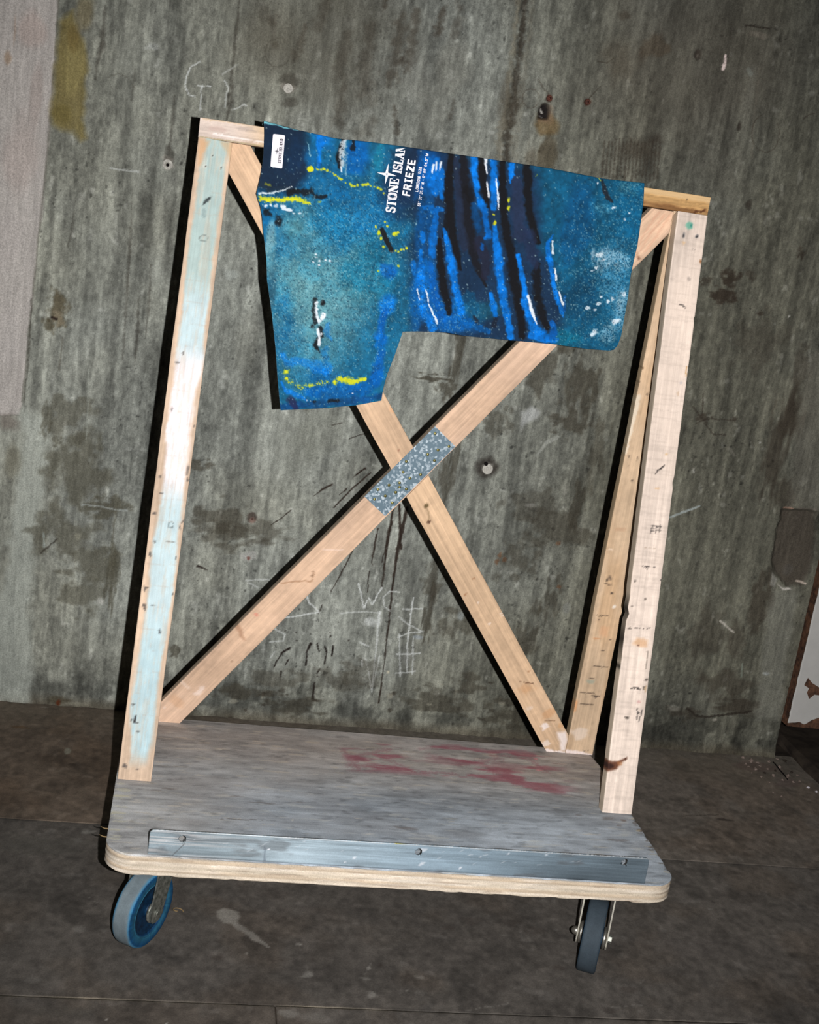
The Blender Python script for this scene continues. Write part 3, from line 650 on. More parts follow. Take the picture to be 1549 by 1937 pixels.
# ================================================================== the trolley
DECK_W, DECK_D, DECK_T = 1.0, 0.5616, 0.038
YF, YT, ZT, ZB = 0.2678, 0.4919, 1.1543, 1.189        # front posts: foot y, head y; rail underside and top above the deck
trolley = empty('timber_trolley', (0.5, 0.28, 0.0))
tag(trolley, 'wheeled timber A-frame trolley with crossed braces and a plywood deck', 'trolley')
T_OFF = Matrix.Translation((-0.5, -0.28, 0.0))

def frame_matrix(p0, ax, along, nb):
    return Matrix(((ax[0], nb[0], along[0], p0[0]), (ax[1], nb[1], along[1], p0[1]), (ax[2], nb[2], along[2], p0[2]), (0, 0, 0, 1)))
def unit(a): a = np.asarray(a, float); return a/np.linalg.norm(a)

def board(name, p0, p1, W, T, paint, seed, across=(1, 0, 0), cut0=(0, 0), cut1=(0, 0), res=0.0026, clamp=None, wob=0.0007, base=(206, 172, 138), nicks=(), mat=None):
    """A plank: p0, p1 ends of the centre line of its front face. cut = slope of each end cut over (across, depth)."""
    p0 = np.array(p0, float); p1 = np.array(p1, float)
    al = unit(p1 - p0); L = np.linalg.norm(p1 - p0)
    ax = unit(np.array(across) - al*(np.array(across) @ al)); nb = np.cross(al, ax)     # nb: from the front face to the back
    if nb[1] < 0: nb = -nb
    nf = max(8, int(W/res)); ns = max(3, int(T/0.006))
    ch = 0.0016; hw = W/2
    prof = [(-hw + ch + (W - 2*ch)*i/nf, 0.0, 0) for i in range(nf+1)]
    prof += [(hw - ch*.3, ch*.3, 1)] + [(hw, ch + (T - 2*ch)*i/ns, 1) for i in range(ns+1)]
    prof += [(hw - ch, T, 2)] + [(-hw + ch, T, 2)]
    prof += [(-hw, T - ch - (T - 2*ch)*i/ns, 3) for i in range(ns+1)] + [(-hw + ch*.3, ch*.3, 3)]
    prof = np.array(prof); k = len(prof)
    M = max(12, int(L/res))
    t = np.linspace(0, 1, M+1)
    PX = np.broadcast_to(prof[:, 0], (M+1, k)).copy(); PY = np.broadcast_to(prof[:, 1], (M+1, k)).copy()
    TT = np.broadcast_to(t[:, None], (M+1, k))
    PZ = (1 - TT)*(cut0[0]*PX + cut0[1]*PY) + TT*(L + cut1[0]*PX + cut1[1]*PY)
    # rough-sawn wander of the arrises
    s = (fbm(PZ*14 + seed, np.zeros_like(PZ) + np.sign(PX)*5, 4, seed) - .5)*2*wob
    PX = PX + s*(np.abs(PX)/hw)**4
    PY = PY + (fbm(PZ*40, PX*90, 3, seed + 3) - .5)*0.0006*(PY < 1e-6)
    for (z, sd, r, d) in nicks:                                       # chipped arrises: along, side, length, depth
        m = np.clip(1 - np.abs(PZ - z)/r, 0, 1)*(np.sign(PX) == sd)*(np.abs(PX) > hw*.8)
        PX = PX - sd*d*m
    u = PX.ravel(); v = PZ.ravel()
    def mapper(a, b):
        q = pt(a, b, nb, nb @ p0) - p0; return (q @ ax, q @ al)
    c = Canvas(u, v, rgb(*base), 960.0, mapper)
    g = fbm(u*260 + seed, v*3.5, 4, seed + 5); cl = fbm(u*20, v*7 + seed, 4, seed + 9); sp = fbm(u*120, v*120, 2, seed + 2)
    c.C *= (1 + 0.22*(g - .5) + 0.24*(cl - .5) + 0.10*(sp - .5))[:, None]
    c.depth = PY.ravel(); c.L = L; c.hw = hw
    c.warp(1.6, 150, seed + 40)
    if paint: paint(c)
    Wd = p0 + PX.reshape(-1, 1)*ax + PY.reshape(-1, 1)*nb + PZ.reshape(-1, 1)*al
    if clamp is not None: Wd = clamp(Wd)
    q = Wd - p0
    V = np.stack([q @ ax, q @ nb, q @ al], 1)
    i = (np.arange(M)[:, None]*k + np.arange(k)[None, :]); j = (np.arange(M)[:, None]*k + (np.arange(k)[None, :] + 1) % k)
    F = np.stack([i.ravel(), j.ravel(), j.ravel() + k, i.ravel() + k], 1)
    # end caps: fan round a centre vertex
    caps = []
    V = np.vstack([V, V[:k].mean(0), V[M*k:].mean(0)]); C = np.vstack([c.C, c.C[:k].mean(0), c.C[M*k:(M+1)*k].mean(0)])
    for a in range(k):
        caps.append((len(V)-2, (a+1) % k, a, a)); caps.append((len(V)-1, M*k + a, M*k + (a+1) % k, M*k + (a+1) % k))
    me = bpy.data.meshes.new(name)
    faces = [tuple(f) for f in F.tolist()] + [f[:3] for f in caps]
    me.from_pydata(V.tolist(), [], faces); me.update()
    # wind outwards
    if np.linalg.det(np.stack([ax, nb, al], 1)) > 0: me.flip_normals()
    set_col(me, C)
    me.polygons.foreach_set('use_smooth', np.ones(len(me.polygons), bool)); me.set_sharp_from_angle(angle=math.radians(40))
    if np.linalg.det(np.stack([ax, nb, al], 1)) < 0:
        # keep a right-handed local frame
        for_v = np.array([vv.co[:] for vv in me.vertices]); for_v[:, 0] *= -1; me.vertices.foreach_set('co', for_v.astype(np.float32).ravel()); ax2 = -ax; me.flip_normals()
    else: ax2 = ax
    Mx = T_OFF @ frame_matrix(p0, ax2, al, nb)
    return obj(name, me, mat or M_WOOD, trolley, Mx)

G = GZ
INK = rgb(46, 42, 42)
def specks(c, spots, col=INK, op=.8):
    for s in spots:
        c.blob((s[0], s[1]), s[2], s[3] if len(s) > 3 else s[2], col, op, rough=.6)
def dash(c, x, y, n, dx, dy, w, h, col=INK, op=.75):
    for i in range(n):
        c.stroke([(x + dx*i - w/2 + random.random()*2, y + dy*i), (x + dx*i + w/2, y + dy*i + random.random()*2)], h*(0.6 + .7*random.random()), col, op, rough=.5)

# ---- front left post: pale blue paint worn to bare wood at the edges
def paint_fl(c):
    e = np.abs(c.U)/c.hw; n = fbm(c.U*60, c.V*14, 4, 5); n2 = fbm(c.U*300, c.V*22, 3, 8)
    top = sstep(1.02, 0.92, c.V) ; bot = sstep(0.03, 0.12, c.V)
    bias = 0.16*(1 - top)
    left = sstep(-0.023 + 0.010*(1 - bot), -0.014 + 0.012*(1 - bot), c.U + 0.018*(n - .5)); right = sstep(0.028, 0.021 - 0.006*(1-bot), c.U + 0.014*(n - .5))
    m = left*right*sstep(0.02, 0.06, c.V + 0.02*(n - .5))*(0.72 + 0.28*sstep(.3, .5, n2))*(c.depth < 0.0008)
    white = sstep(0.50, 0.58, c.V)*sstep(0.82, 0.74, c.V)
    colr = rgb(186, 208, 214)[None, :]*(1 - white[:, None]) + rgb(240, 232, 236)[None, :]*white[:, None]
    gr = sstep(0.86, 0.95, c.V)[:, None]; colr = colr*(1 - gr) + rgb(166, 188, 186)[None, :]*gr
    bl = sstep(0.35, 0.2, c.V)[:, None]; colr = colr*(1 - bl) + rgb(176, 204, 212)[None, :]*bl
    colr = colr*(1 + 0.12*(fbm(c.U*80, c.V*60, 3, 4) - .5))[:, None]
    c.C = c.C*(1 - m[:, None]*.92) + colr*m[:, None]*.92
    z = zoomer(320, 200, 7.45)
    c.poly([z(420, 450), z(560, 480), z(540, 560), z(480, 700), z(455, 850), z(410, 850)], rgb(205, 160, 118), .7, 3, rough=4)
    c.poly([z(720, 520), z(890, 520), z(870, 800), z(820, 700), z(760, 590)], rgb(205, 165, 122), .6, 3, rough=4)
    c.stroke([z(580, 1290), z(520, 1340), z(470, 1400)], [2.4, 3.4, 1.6], rgb(50, 56, 58), .9, rough=.4)
    c.stroke([z(500, 1480), z(490, 1560)], 4, rgb(130, 148, 148), .6, rough=.5)
    th = np.linspace(0, 2*math.pi, 16); q = z(485, 1865); c.stroke([(q[0] + 7*math.cos(t), q[1] + 5.5*math.sin(t)) for t in th], 1.0, rgb(120, 128, 124), .8)
    for a, b, r in ((511, 850, 2.2), (724, 875, 2.2), (616, 706, 1.6)): q = z(a, b); c.blob(q, r + 2, r + 2, rgb(214, 214, 206), .5); c.blob(q, r, r, rgb(70, 66, 58), .95, depth=0)
    z = zoomer(200, 900, 3.34)
    th = np.linspace(0, 2*math.pi, 14); q = z(412, 310); c.stroke([(q[0] + 5*math.cos(t), q[1] + 5.5*math.sin(t)) for t in th], 1.2, rgb(110, 122, 124), .8)
    c.stroke([z(385, 412), z(435, 416)], 1.2, rgb(120, 112, 104), .7)
    for a, b, w, h in ((515, 20, 3, 5), (485, 285, 2.4, 5), (467, 330, 3, 4), (425, 745, 2, 3), (440, 520, 2, 4), (305, 235, 3, 3), (275, 495, 2.6, 4), (255, 705, 5, 2.4), (250, 720, 2, 5), (240, 815, 3, 3), (245, 840, 3.4, 2.4), (340, 985, 3, 5), (170, 1445, 4, 3), (188, 1530, 2.4, 8), (205, 1612, 3, 3), (160, 1545, 3, 4), (120, 1830, 4, 6), (200, 1855, 4, 2), (348, 110, 6, 2), (310, 420, 2, 4), (300, 820, 4, 1.5)):
        q = z(a, b); c.blob(q, w, h, rgb(66, 62, 62), .7, rough=.7)
    c.stroke([z(175, 1520), z(178, 1560), z(210, 1560)], 1.2, INK, .6); c.stroke([z(192, 1512), z(184, 1555)], [1.2, 2.2], INK, .9)
    z = zoomer(0, 500, 2.1525)
    for a, b, w, h in ((765, 830, 3, 14), (720, 400, 4, 4), (745, 360, 2, 5), (790, 660, 2, 3), (700, 590, 2, 6), (655, 865, 3, 4), (630, 1015, 3, 4), (612, 1180, 3, 5), (590, 1318, 4, 4), (587, 1395, 4, 4)): q = z(a, b); c.blob(q, w, h, rgb(80, 74, 70), .65, rough=.7)
    for zz in np.arange(0.04, 1.1, 0.04): c.stroke([(-0.030, zz), (0.03, zz + .003)], 0.8, rgb(170, 140, 120), .16, raw=True, rough=.6)
board('front_post', (0.0021 + .03065, YF, G), (0.0215 + .03065, YT, G + ZT), 0.0613, 0.025, paint_fl, 11, cut0=(0, -.194), cut1=(0, -.194), base=(204, 178, 154))

# ---- front right post: pale sawn timber with dark flecks and one big knot
def paint_fr(c):
    pale = sstep(.35, .65, fbm(c.U*14, c.V*5, 3, 15))*sstep(0.25, 0.6, c.V); c.C = c.C*(1 - .5*pale[:, None]) + rgb(226, 206, 190)*.5*pale[:, None]
    sv = sstep(.55, .75, fbm(c.U*18, c.V*330, 2, 19))*(c.depth < 0.0008); c.C *= (1 - .05*sv)[:, None]
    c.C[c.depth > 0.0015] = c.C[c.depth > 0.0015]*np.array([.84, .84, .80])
    z = zoomer(1160, 320, 6.4545)
    c.blob(z(935, 690), 9, 8, rgb(92, 170, 146), .75, rough=.6); c.blob(z(950, 690), 3, 5, rgb(40, 120, 110), .7)
    for a, b in ((858, 810), (1025, 822)): q = z(a, b); c.blob(q, 4, 6, rgb(88, 92, 96), .9); c.blob((q[0] + .5, q[1] + .5), 2.0, 3.5, rgb(48, 44, 46), .9)
    c.stroke([z(805, 1655), z(840, 1660), z(875, 1690)], 1.2, INK, .8, rough=.6); specks(c, [(*z(965, 978), 1.6), (*z(1000, 982), 1.6), (*z(955, 800), 1.2), (*z(920, 1340), 5)], rgb(150, 138, 130), .6)
    c.blob(z(1070, 1130), 3, 5, rgb(130, 70, 20), .8); c.blob(z(860, 900), 4, 5, rgb(222, 176, 120), .5)
    z = zoomer(1080, 680, 4.612)
    c.stroke([z(740, 995), z(770, 960), z(800, 935), z(815, 915)], [1.2, 2.2, 1.8, 1], INK, .9, rough=.3); c.blob(z(830, 825), 5, 3, rgb(200, 160, 110), .6); c.blob(z(750, 1122), 8, 2, rgb(214, 166, 112), .6); c.blob(z(935, 295), 2.4, 5, rgb(190, 160, 130), .6); c.blob(z(958, 205), 4, 4, rgb(150, 150, 160), .5)
    for b in (1452, 1470, 1490): c.stroke([z(695, b), z(790, b + 4)], 1.1, INK, .5, rough=.8)
    for a in (700, 735, 770): c.stroke([z(a + 8, 1450), z(a - 4, 1510)], 1.2, INK, .55, rough=.7)
    dash(c, *z(625, 1805), 5, 5, 0, 4, 1.6); specks(c, [(*z(662, 1830), 2, 2), (*z(560, 1932), 3, 2), (*z(785, 1920), 3, 2)]); c.stroke([z(640, 1645), z(740, 1655)], .9, rgb(150, 130, 110), .5)
    c.stroke([z(1010, 60), z(1000, 150)], 1.6, rgb(190, 140, 70), .7, rough=.6)
    z = zoomer(1060, 1080, 4.841)
    specks(c, [(*z(680, 98), 2.6), (*z(775, 262), 3.2, 2.4), (*z(655, 320), 3.4, 1.8), (*z(632, 525), 5, 3.4), (*z(600, 1340), 6, 3), (*z(785, 1000), 4.4, 4), (*z(690, 1070), 8, 2), (*z(765, 1072), 4, 4), (*z(610, 1350), 5, 4)], rgb(70, 62, 56), .7)
    dash(c, *z(690, 522), 5, 6.5, 0, 4, 1.4); dash(c, *z(650, 1070), 4, 5, 0.4, 4, 1.8)
    c.poly([z(660, 660), z(690, 605), z(790, 630), z(790, 690), z(720, 690)], rgb(205, 150, 100), .55, 3, rough=3); c.blob(z(712, 682), 2.4, 1.6, rgb(90, 50, 30), .8)
    for q in ([z(745, 1275), z(735, 1330), z(712, 1375)], [z(720, 1300), z(700, 1310)], [z(705, 1265), z(700, 1350)]): c.stroke(q, 1.5, INK, .75, rough=.7)
    c.stroke([z(800, 740), z(785, 890)], 1.6, rgb(110, 100, 90), .6, rough=.7); c.blob(z(720, 1200), 5, 4, rgb(190, 130, 130), .5, rough=.7); c.blob(z(780, 1080), 3, 10, rgb(180, 140, 90), .5)
    c.poly([z(395, 1790), z(435, 1730), z(520, 1750), z(610, 1705), z(615, 1725), z(555, 1760), z(525, 1815), z(430, 1835), z(395, 1815)], rgb(96, 56, 38), .92, 2, rough=3); c.blob(z(455, 1785), 11, 7, rgb(50, 30, 26), .85, rough=.5); c.blob(z(600, 1722), 3, 4, rgb(70, 40, 28), .9); c.blob(z(545, 1760), 7, 6, rgb(170, 110, 66), .6)
    I = (c.U < -c.hw + .004) & (c.depth > .001); zt = c.V
    for a, b in ((0.405, .03), (0.345, .05), (.29, .008)): m = I*np.clip(1 - np.abs(zt - a)/b, 0, 1); c.C = c.C*(1 - m[:, None]*.85) + rgb(40, 36, 32)*m[:, None]*.85
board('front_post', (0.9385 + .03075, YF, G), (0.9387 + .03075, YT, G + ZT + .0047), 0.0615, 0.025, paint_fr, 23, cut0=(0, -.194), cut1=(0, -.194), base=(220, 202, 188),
      nicks=((0.395, -1, .012, .004), (0.43, -1, .02, .0015), (.66, 1, .012, .002), (.98, 1, .006, .002)))

# ---- rear posts
def paint_rr(c):
    c.C *= 1 + sstep(.4, .7, fbm(c.U*22, c.V*6, 3, 25))[:, None]*np.array([-.05, -.08, -.12])
    z = zoomer(1060, 1080, 4.841)
    for a, b, n in ((340, 405, 4), (190, 1110, 5), (290, 1140, 3), (195, 1215, 4), (310, 870, 5), (410, 120, 3), (210, 1645, 2)): dash(c, *z(a, b), n, 6, .4, 5, 1.6, rgb(72, 60, 50), .7)
    specks(c, [(*z(430, 80), 3, 6), (*z(470, 200), 4, 3), (*z(455, 630), 4, 2.4), (*z(390, 728), 4, 1.6), (*z(285, 985), 8, 2), (*z(350, 450), 3, 2), (*z(320, 1160), 5, 2.4)], rgb(66, 56, 50), .75)
    c.blob(z(280, 1010), 14, 7, rgb(150, 156, 140), .7, rough=.6); c.blob(z(490, 325), 5, 5, rgb(240, 232, 222), .85, rough=.4); c.blob(z(400, 560), 14, 14, rgb(214, 160, 120), .5, rough=.6); c.blob(z(140, 1230), 4, 20, rgb(214, 150, 100), .7); c.blob(z(330, 620), 10, 3, rgb(196, 134, 90), .6)
    c.blob(z(180, 1480), 30, 16, rgb(236, 222, 214), .45, rough=.8); c.stroke([z(60, 1655), z(180, 1665), z(290, 1700)], 4.5, rgb(236, 222, 220), .85, rough=.6)
    z = zoomer(1080, 680, 4.612)
    c.stroke([z(590, 330), z(540, 540), z(480, 830)], [6, 5, 2], rgb(226, 214, 196), .7, rough=.5); specks(c, [(*z(505, 850), 2.4, 4), (*z(495, 935), 2), (*z(535, 1060), 5, 2), (*z(580, 865), 2, 5), (*z(660, 310), 2, 5), (*z(340, 1905), 4, 8)], rgb(90, 76, 66), .7); c.blob(z(340, 1660), 9, 3, rgb(240, 214, 190), .8, rough=.5); c.blob(z(430, 1480), 14, 6, rgb(180, 140, 110), .4, rough=.6)
    c.stroke([z(600, 10), z(625, 80)], 2, rgb(96, 70, 50), .7); c.stroke([z(590, 200), z(560, 290)], 3, rgb(86, 66, 52), .6, rough=.5)
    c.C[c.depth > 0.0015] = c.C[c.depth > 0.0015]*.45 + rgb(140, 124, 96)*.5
rp = dict(cut0=(0, .0153), cut1=(0, .0153))
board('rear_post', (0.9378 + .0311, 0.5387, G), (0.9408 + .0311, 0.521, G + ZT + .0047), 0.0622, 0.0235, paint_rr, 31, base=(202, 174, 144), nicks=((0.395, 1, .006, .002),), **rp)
board('rear_post', (0.0015 + .0305, 0.5387, G), (0.0222 + .0300, 0.521, G + ZT), 0.058, 0.0235, None, 37, base=(206, 170, 128), **rp)

# ---- top rail
def paint_rail(c):
    # local: across = up, along = x
    x = c.V; w = sstep(0.20, 0.05, x)[:, None]
    g = fbm(x*9, c.U*420, 4, 41)
    wh = rgb(212, 194, 182)*(1 + .30*(g - .5))[:, None]; br = rgb(186, 146, 96)*(1 + .50*(g - .5))[:, None]
    c.C = wh*w + br*(1 - w)
    hi = sstep(0.004, 0.009, c.U)[:, None]*(1 - w); c.C = c.C*(1 - hi*.7) + rgb(218, 186, 142)*hi*.7  # paler upper band: light on the rounded top edge, painted into the colour
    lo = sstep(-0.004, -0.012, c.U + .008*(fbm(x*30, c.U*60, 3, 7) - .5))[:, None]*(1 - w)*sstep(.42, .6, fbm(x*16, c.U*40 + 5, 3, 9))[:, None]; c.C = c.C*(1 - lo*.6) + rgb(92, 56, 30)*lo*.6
    z = zoomer(1160, 320, 6.4545); c.stroke([z(1000, 520), z(1060, 520), z(1110, 505)], 3.4, rgb(74, 40, 22), .8, rough=.7); c.stroke([z(370, 465), z(560, 490), z(720, 505)], 1.6, rgb(110, 70, 40), .6, rough=.6); specks(c, [(*z(900, 375), 2.4, 1.6)])
    z = zoomer(320, 200, 7.45); c.stroke([z(480, 180), z(1330, 285)], 2.4, rgb(210, 182, 146), .6, rough=.6); c.blob(z(1040, 320), 4, 22, rgb(160, 146, 140), .5, rough=.8); c.blob(z(690, 320), 5, 16, rgb(190, 160, 150), .4, rough=.8); c.stroke([z(620, 400), z(1330, 520)], 2, rgb(246, 236, 232), .7, rough=.6); c.stroke([z(430, 440), z(880, 505), z(1330, 570)], 1.2, rgb(150, 136, 90), .6, rough=.6)
def rail():
    zc0 = G + (ZT + ZB)/2
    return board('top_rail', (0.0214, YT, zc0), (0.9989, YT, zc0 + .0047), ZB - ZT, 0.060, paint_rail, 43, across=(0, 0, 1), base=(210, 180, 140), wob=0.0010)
rail()

# ---- crossed braces, in the plane of the rear posts
BN = unit((0, 1, 0.0177/1.155)); BK = BN @ np.array((0, 0.5387, G))
def bp_(u, v): return pt(u, v, BN, BK)
def clampf(W):
    t = (W[:, 2] - G)/ZT
    lo = 0.0605 + 0.0207*t; hi = 0.9378 + .003*t
    W = W.copy(); W[:, 0] = np.clip(W[:, 0], lo + .0006, hi - .0006); W[:, 2] = np.clip(W[:, 2], G + .0002, G + ZT + .0047*W[:, 0] - .0004); return W
def edge_line(a, b, c, d):
    """centre line and width of a strip from two points on each long edge"""
    a, b, c, d = [bp_(*q) for q in (a, b, c, d)]
    al = unit(unit(b - a) + unit(d - c)); mid = (a + b + c + d)/4
    perp = np.cross(al, BN); w = abs(((c + d)/2 - (a + b)/2) @ perp)
    m = (a+b)/2; m2 = (c+d)/2; cen = (m + perp*((m2 - m) @ perp)/2)
    return cen, al, w
cA, dA, wA = edge_line((303, 1330.6), (1229.7, 396), (335, 1373), (1264.6, 444))
cB, dB, wB = edge_line((476.4, 279), (1072.6, 1386), (434, 331.5), (1035.4, 1425.6))
def along_to(c, d, z): return c + d*((z - c[2])/d[2])
def paint_A(c):
    pink = sstep(.35, .65, fbm(c.U*12, c.V*5, 3, 51)); c.C = c.C*(1 - .25*pink[:, None]) + rgb(224, 192, 172)*.25*pink[:, None]
    st = fbm(c.U*160, c.V*2.5, 3, 57); c.C *= (1 + .14*(st - .5))[:, None]
    z = zoomer(300, 780, 3.725); c.blob(z(690, 1428), 6, 4, rgb(206, 120, 104), .6, rough=.5); c.stroke([z(555, 1500), z(580, 1560), z(605, 1610)], [6, 6, 2], rgb(150, 108, 82), .5, rough=.5); c.stroke([z(870, 1205), z(960, 1190), z(1080, 1190), z(1100, 1130)], 2, rgb(150, 110, 80), .5, rough=.6)
    c.stroke([z(1160, 965), z(1300, 970)], 2, rgb(240, 214, 200), .5, rough=.7); specks(c, [(*z(1085, 1150), 3, 6), (*z(520, 1755), 2), (*z(1090, 1120), 3)], rgb(120, 90, 70), .6)
    z = zoomer(200, 1250, 4.84); c.blob(z(860, 280), 8, 14, rgb(240, 222, 214), .55, rough=.8); c.blob(z(700, 200), 20, 5, rgb(236, 214, 200), .4, rough=.8); c.stroke([z(480, 570), z(560, 590), z(655, 590)], 4, rgb(236, 220, 214), .8, rough=.6); c.blob(z(540, 430), 3, 2, rgb(236, 220, 214), .6); c.blob(z(660, 370), 26, 12, rgb(196, 148, 110), .35, rough=.6)
    z = zoomer(1160, 320, 6.4545); c.blob(z(310, 1090), 5, 3.5, rgb(110, 66, 50), .85, ang=-.5, rough=.3); c.stroke([z(285, 1010), z(300, 1080)], 2, rgb(160, 110, 80), .5)
    for q in ([z(620, 560), z(420, 830), z(330, 1000)], [z(690, 560), z(520, 830), z(380, 1010)], [z(560, 520), z(390, 760), z(310, 930)]): c.stroke(q, 2.4, rgb(206, 150, 124), .4, rough=.4)
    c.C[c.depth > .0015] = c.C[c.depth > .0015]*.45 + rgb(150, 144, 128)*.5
TH = 0.0235
acr = np.cross(dA, BN)
a0, a1 = along_to(cA, dA, G), along_to(cA, dA, G + ZT + .003)
def cutslope(d, n):
    """slope dz/dx(across) so that the end lies in the plane with normal n"""
    ax = unit(np.array((1, 0, 0)) - d*d[0]); return -(n @ ax)/(n @ d)
hz = np.array((0, 0, 1.0))
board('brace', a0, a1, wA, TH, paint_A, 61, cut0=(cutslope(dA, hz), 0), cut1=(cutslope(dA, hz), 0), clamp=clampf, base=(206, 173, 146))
# the other brace is cut in two where the first one passes
dBd = dB if dB[2] < 0 else -dB; dBu = -dBd
perpA = unit(np.cross(dA, BN)); 
if perpA[2] < 0: perpA = -perpA
def meet(off):                                                       # where B's centre line meets an edge of A
    return cB + dBu*(((cA + perpA*off - cB) @ perpA)/(dBu @ perpA))
def paint_B(c):
    st = fbm(c.U*160, c.V*2.5, 3, 67); c.C *= (1 + .12*(st - .5))[:, None]
    z = zoomer(620, 760, 5.163)
    c.blob(z(965, 1015), 6, 5, rgb(90, 74, 46), .85, rough=.5); c.blob(z(985, 1175), 5.5, 4, rgb(70, 44, 34), .9, rough=.4); c.stroke([z(975, 1040), z(985, 1110), z(980, 1160)], 2, rgb(150, 126, 96), .6, rough=.6); c.blob(z(690, 480), 3, 3, rgb(150, 100, 80), .7); c.blob(z(640, 70), 10, 10, rgb(216, 160, 116), .5)
    z = zoomer(960, 1250, 4.84); c.stroke([z(360, 820), z(540, 850)], 4, rgb(238, 226, 224), .85, rough=.6); c.poly([z(450, 660), z(540, 640), z(550, 720), z(530, 830), z(480, 830), z(490, 740)], rgb(240, 228, 226), .8, 3, rough=4); c.blob(z(345, 600), 12, 8, rgb(240, 228, 226), .75, rough=.8); c.blob(z(350, 760), 8, 10, rgb(236, 224, 218), .6, rough=.8); c.blob(z(200, 440), 16, 8, rgb(234, 214, 200), .5, rough=.8)
    dash(c, *z(120, 190), 4, 7, 1, 5, 1.6, rgb(80, 54, 38), .8); c.stroke([z(340, 545), z(430, 548)], 1.4, rgb(110, 80, 56), .7, rough=.6); c.blob(z(180, 260), 26, 16, rgb(196, 140, 92), .4, rough=.6); c.blob(z(370, 480), 20, 12, rgb(196, 140, 92), .4, rough=.6)
    z = zoomer(1060, 1080, 4.841); c.blob(z(0, 1420), 8, 8, rgb(200, 146, 96), .4)
    for q in ((896, 1095), (905, 1140), (950, 1165), (948, 1160), (925, 1180), (1000, 1270), (880, 1125), (985, 1205)): c.blob(q, 4 + 3*random.random(), 2.5, rgb(150, 104, 72) if random.random() < .6 else rgb(236, 218, 206), .6, rough=.7)
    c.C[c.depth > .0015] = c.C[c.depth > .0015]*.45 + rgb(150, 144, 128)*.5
bt = along_to(cB, dBu, G + ZT + .003); bb = along_to(cB, dBd, G)
up0 = meet(wA/2 + .0006); dn1 = meet(-wA/2 - .0006)
board('brace', up0, bt, wB, TH, paint_B, 71, cut0=(cutslope(dBu, perpA), 0), cut1=(cutslope(dBu, hz), 0), clamp=clampf, base=(208, 175, 144))
board('brace', bb, dn1, wB, TH, paint_B, 73, cut0=(cutslope(dBu, hz), 0), cut1=(cutslope(dBu, perpA), 0), clamp=clampf, base=(204, 172, 140))

# ---- nail plate over the crossing
def nail_plate():
    q = [bp_(*s) for s in ((689.7, 940), (727.5, 975), (861, 844), (823, 806.5))]
    cen = sum(q)/4; ax = unit((q[3] - q[0]) + (q[2] - q[1])); dn = unit((q[1] - q[0]) - ax*((q[1]-q[0]) @ ax)); nb = np.cross(ax, dn)
    if nb[1] < 0: nb = -nb; dn = -dn
    hl = np.linalg.norm(((q[3]+q[2])/2 - (q[0]+q[1])/2))/2; hh = wA/2 - .0008
    m = MB(); t = 0.0016; b = 0.0005
    m.box(-hl, hl, -hh, hh, -t, -0.0002)
    # y of the box = dn, z = nb (out of the wood is -z)
    M = T_OFF @ Matrix(((ax[0], dn[0], nb[0], cen[0]), (ax[1], dn[1], nb[1], cen[1]), (ax[2], dn[2], nb[2], cen[2]), (0, 0, 0, 1)))
    pl = obj('nail_plate', m.mesh('nail_plate'), M_SPANGLE, trolley, M); pl['label'] = 'galvanised steel nail plate'
    z = zoomer(620, 760, 5.163)
    nm = MB(); nm.lathe([(0.0, 0.0031), (-0.0006, 0.0030), (-0.0013, 0.0021), (-0.0016, 0.0)], 12, 'z'); nmesh = nm.mesh('nail', True); nmesh.materials.append(M_NAIL)
    hm = MB(); hm.lathe([(-.0003, 0.0032), (-.0003, 0.0)], 10, 'z'); 
    for a, b in ((1047, 308), (975, 512), (1040, 572), (1182, 435), (765, 582), (735, 685), (800, 745), (905, 710), (597, 812), (490, 855), (700, 790), (765, 850), (455, 950), (560, 918), (662, 882), (628, 985), (700, 832), (1075, 470)):
        w = pt(*z(a, b), BN, BK) - cen
        o = bpy.data.objects.new('nail', nmesh); COL.objects.link(o); o.parent = pl; o.matrix_basis = Matrix.Translation((w @ ax, w @ dn, -t + .0001))
nail_plate()

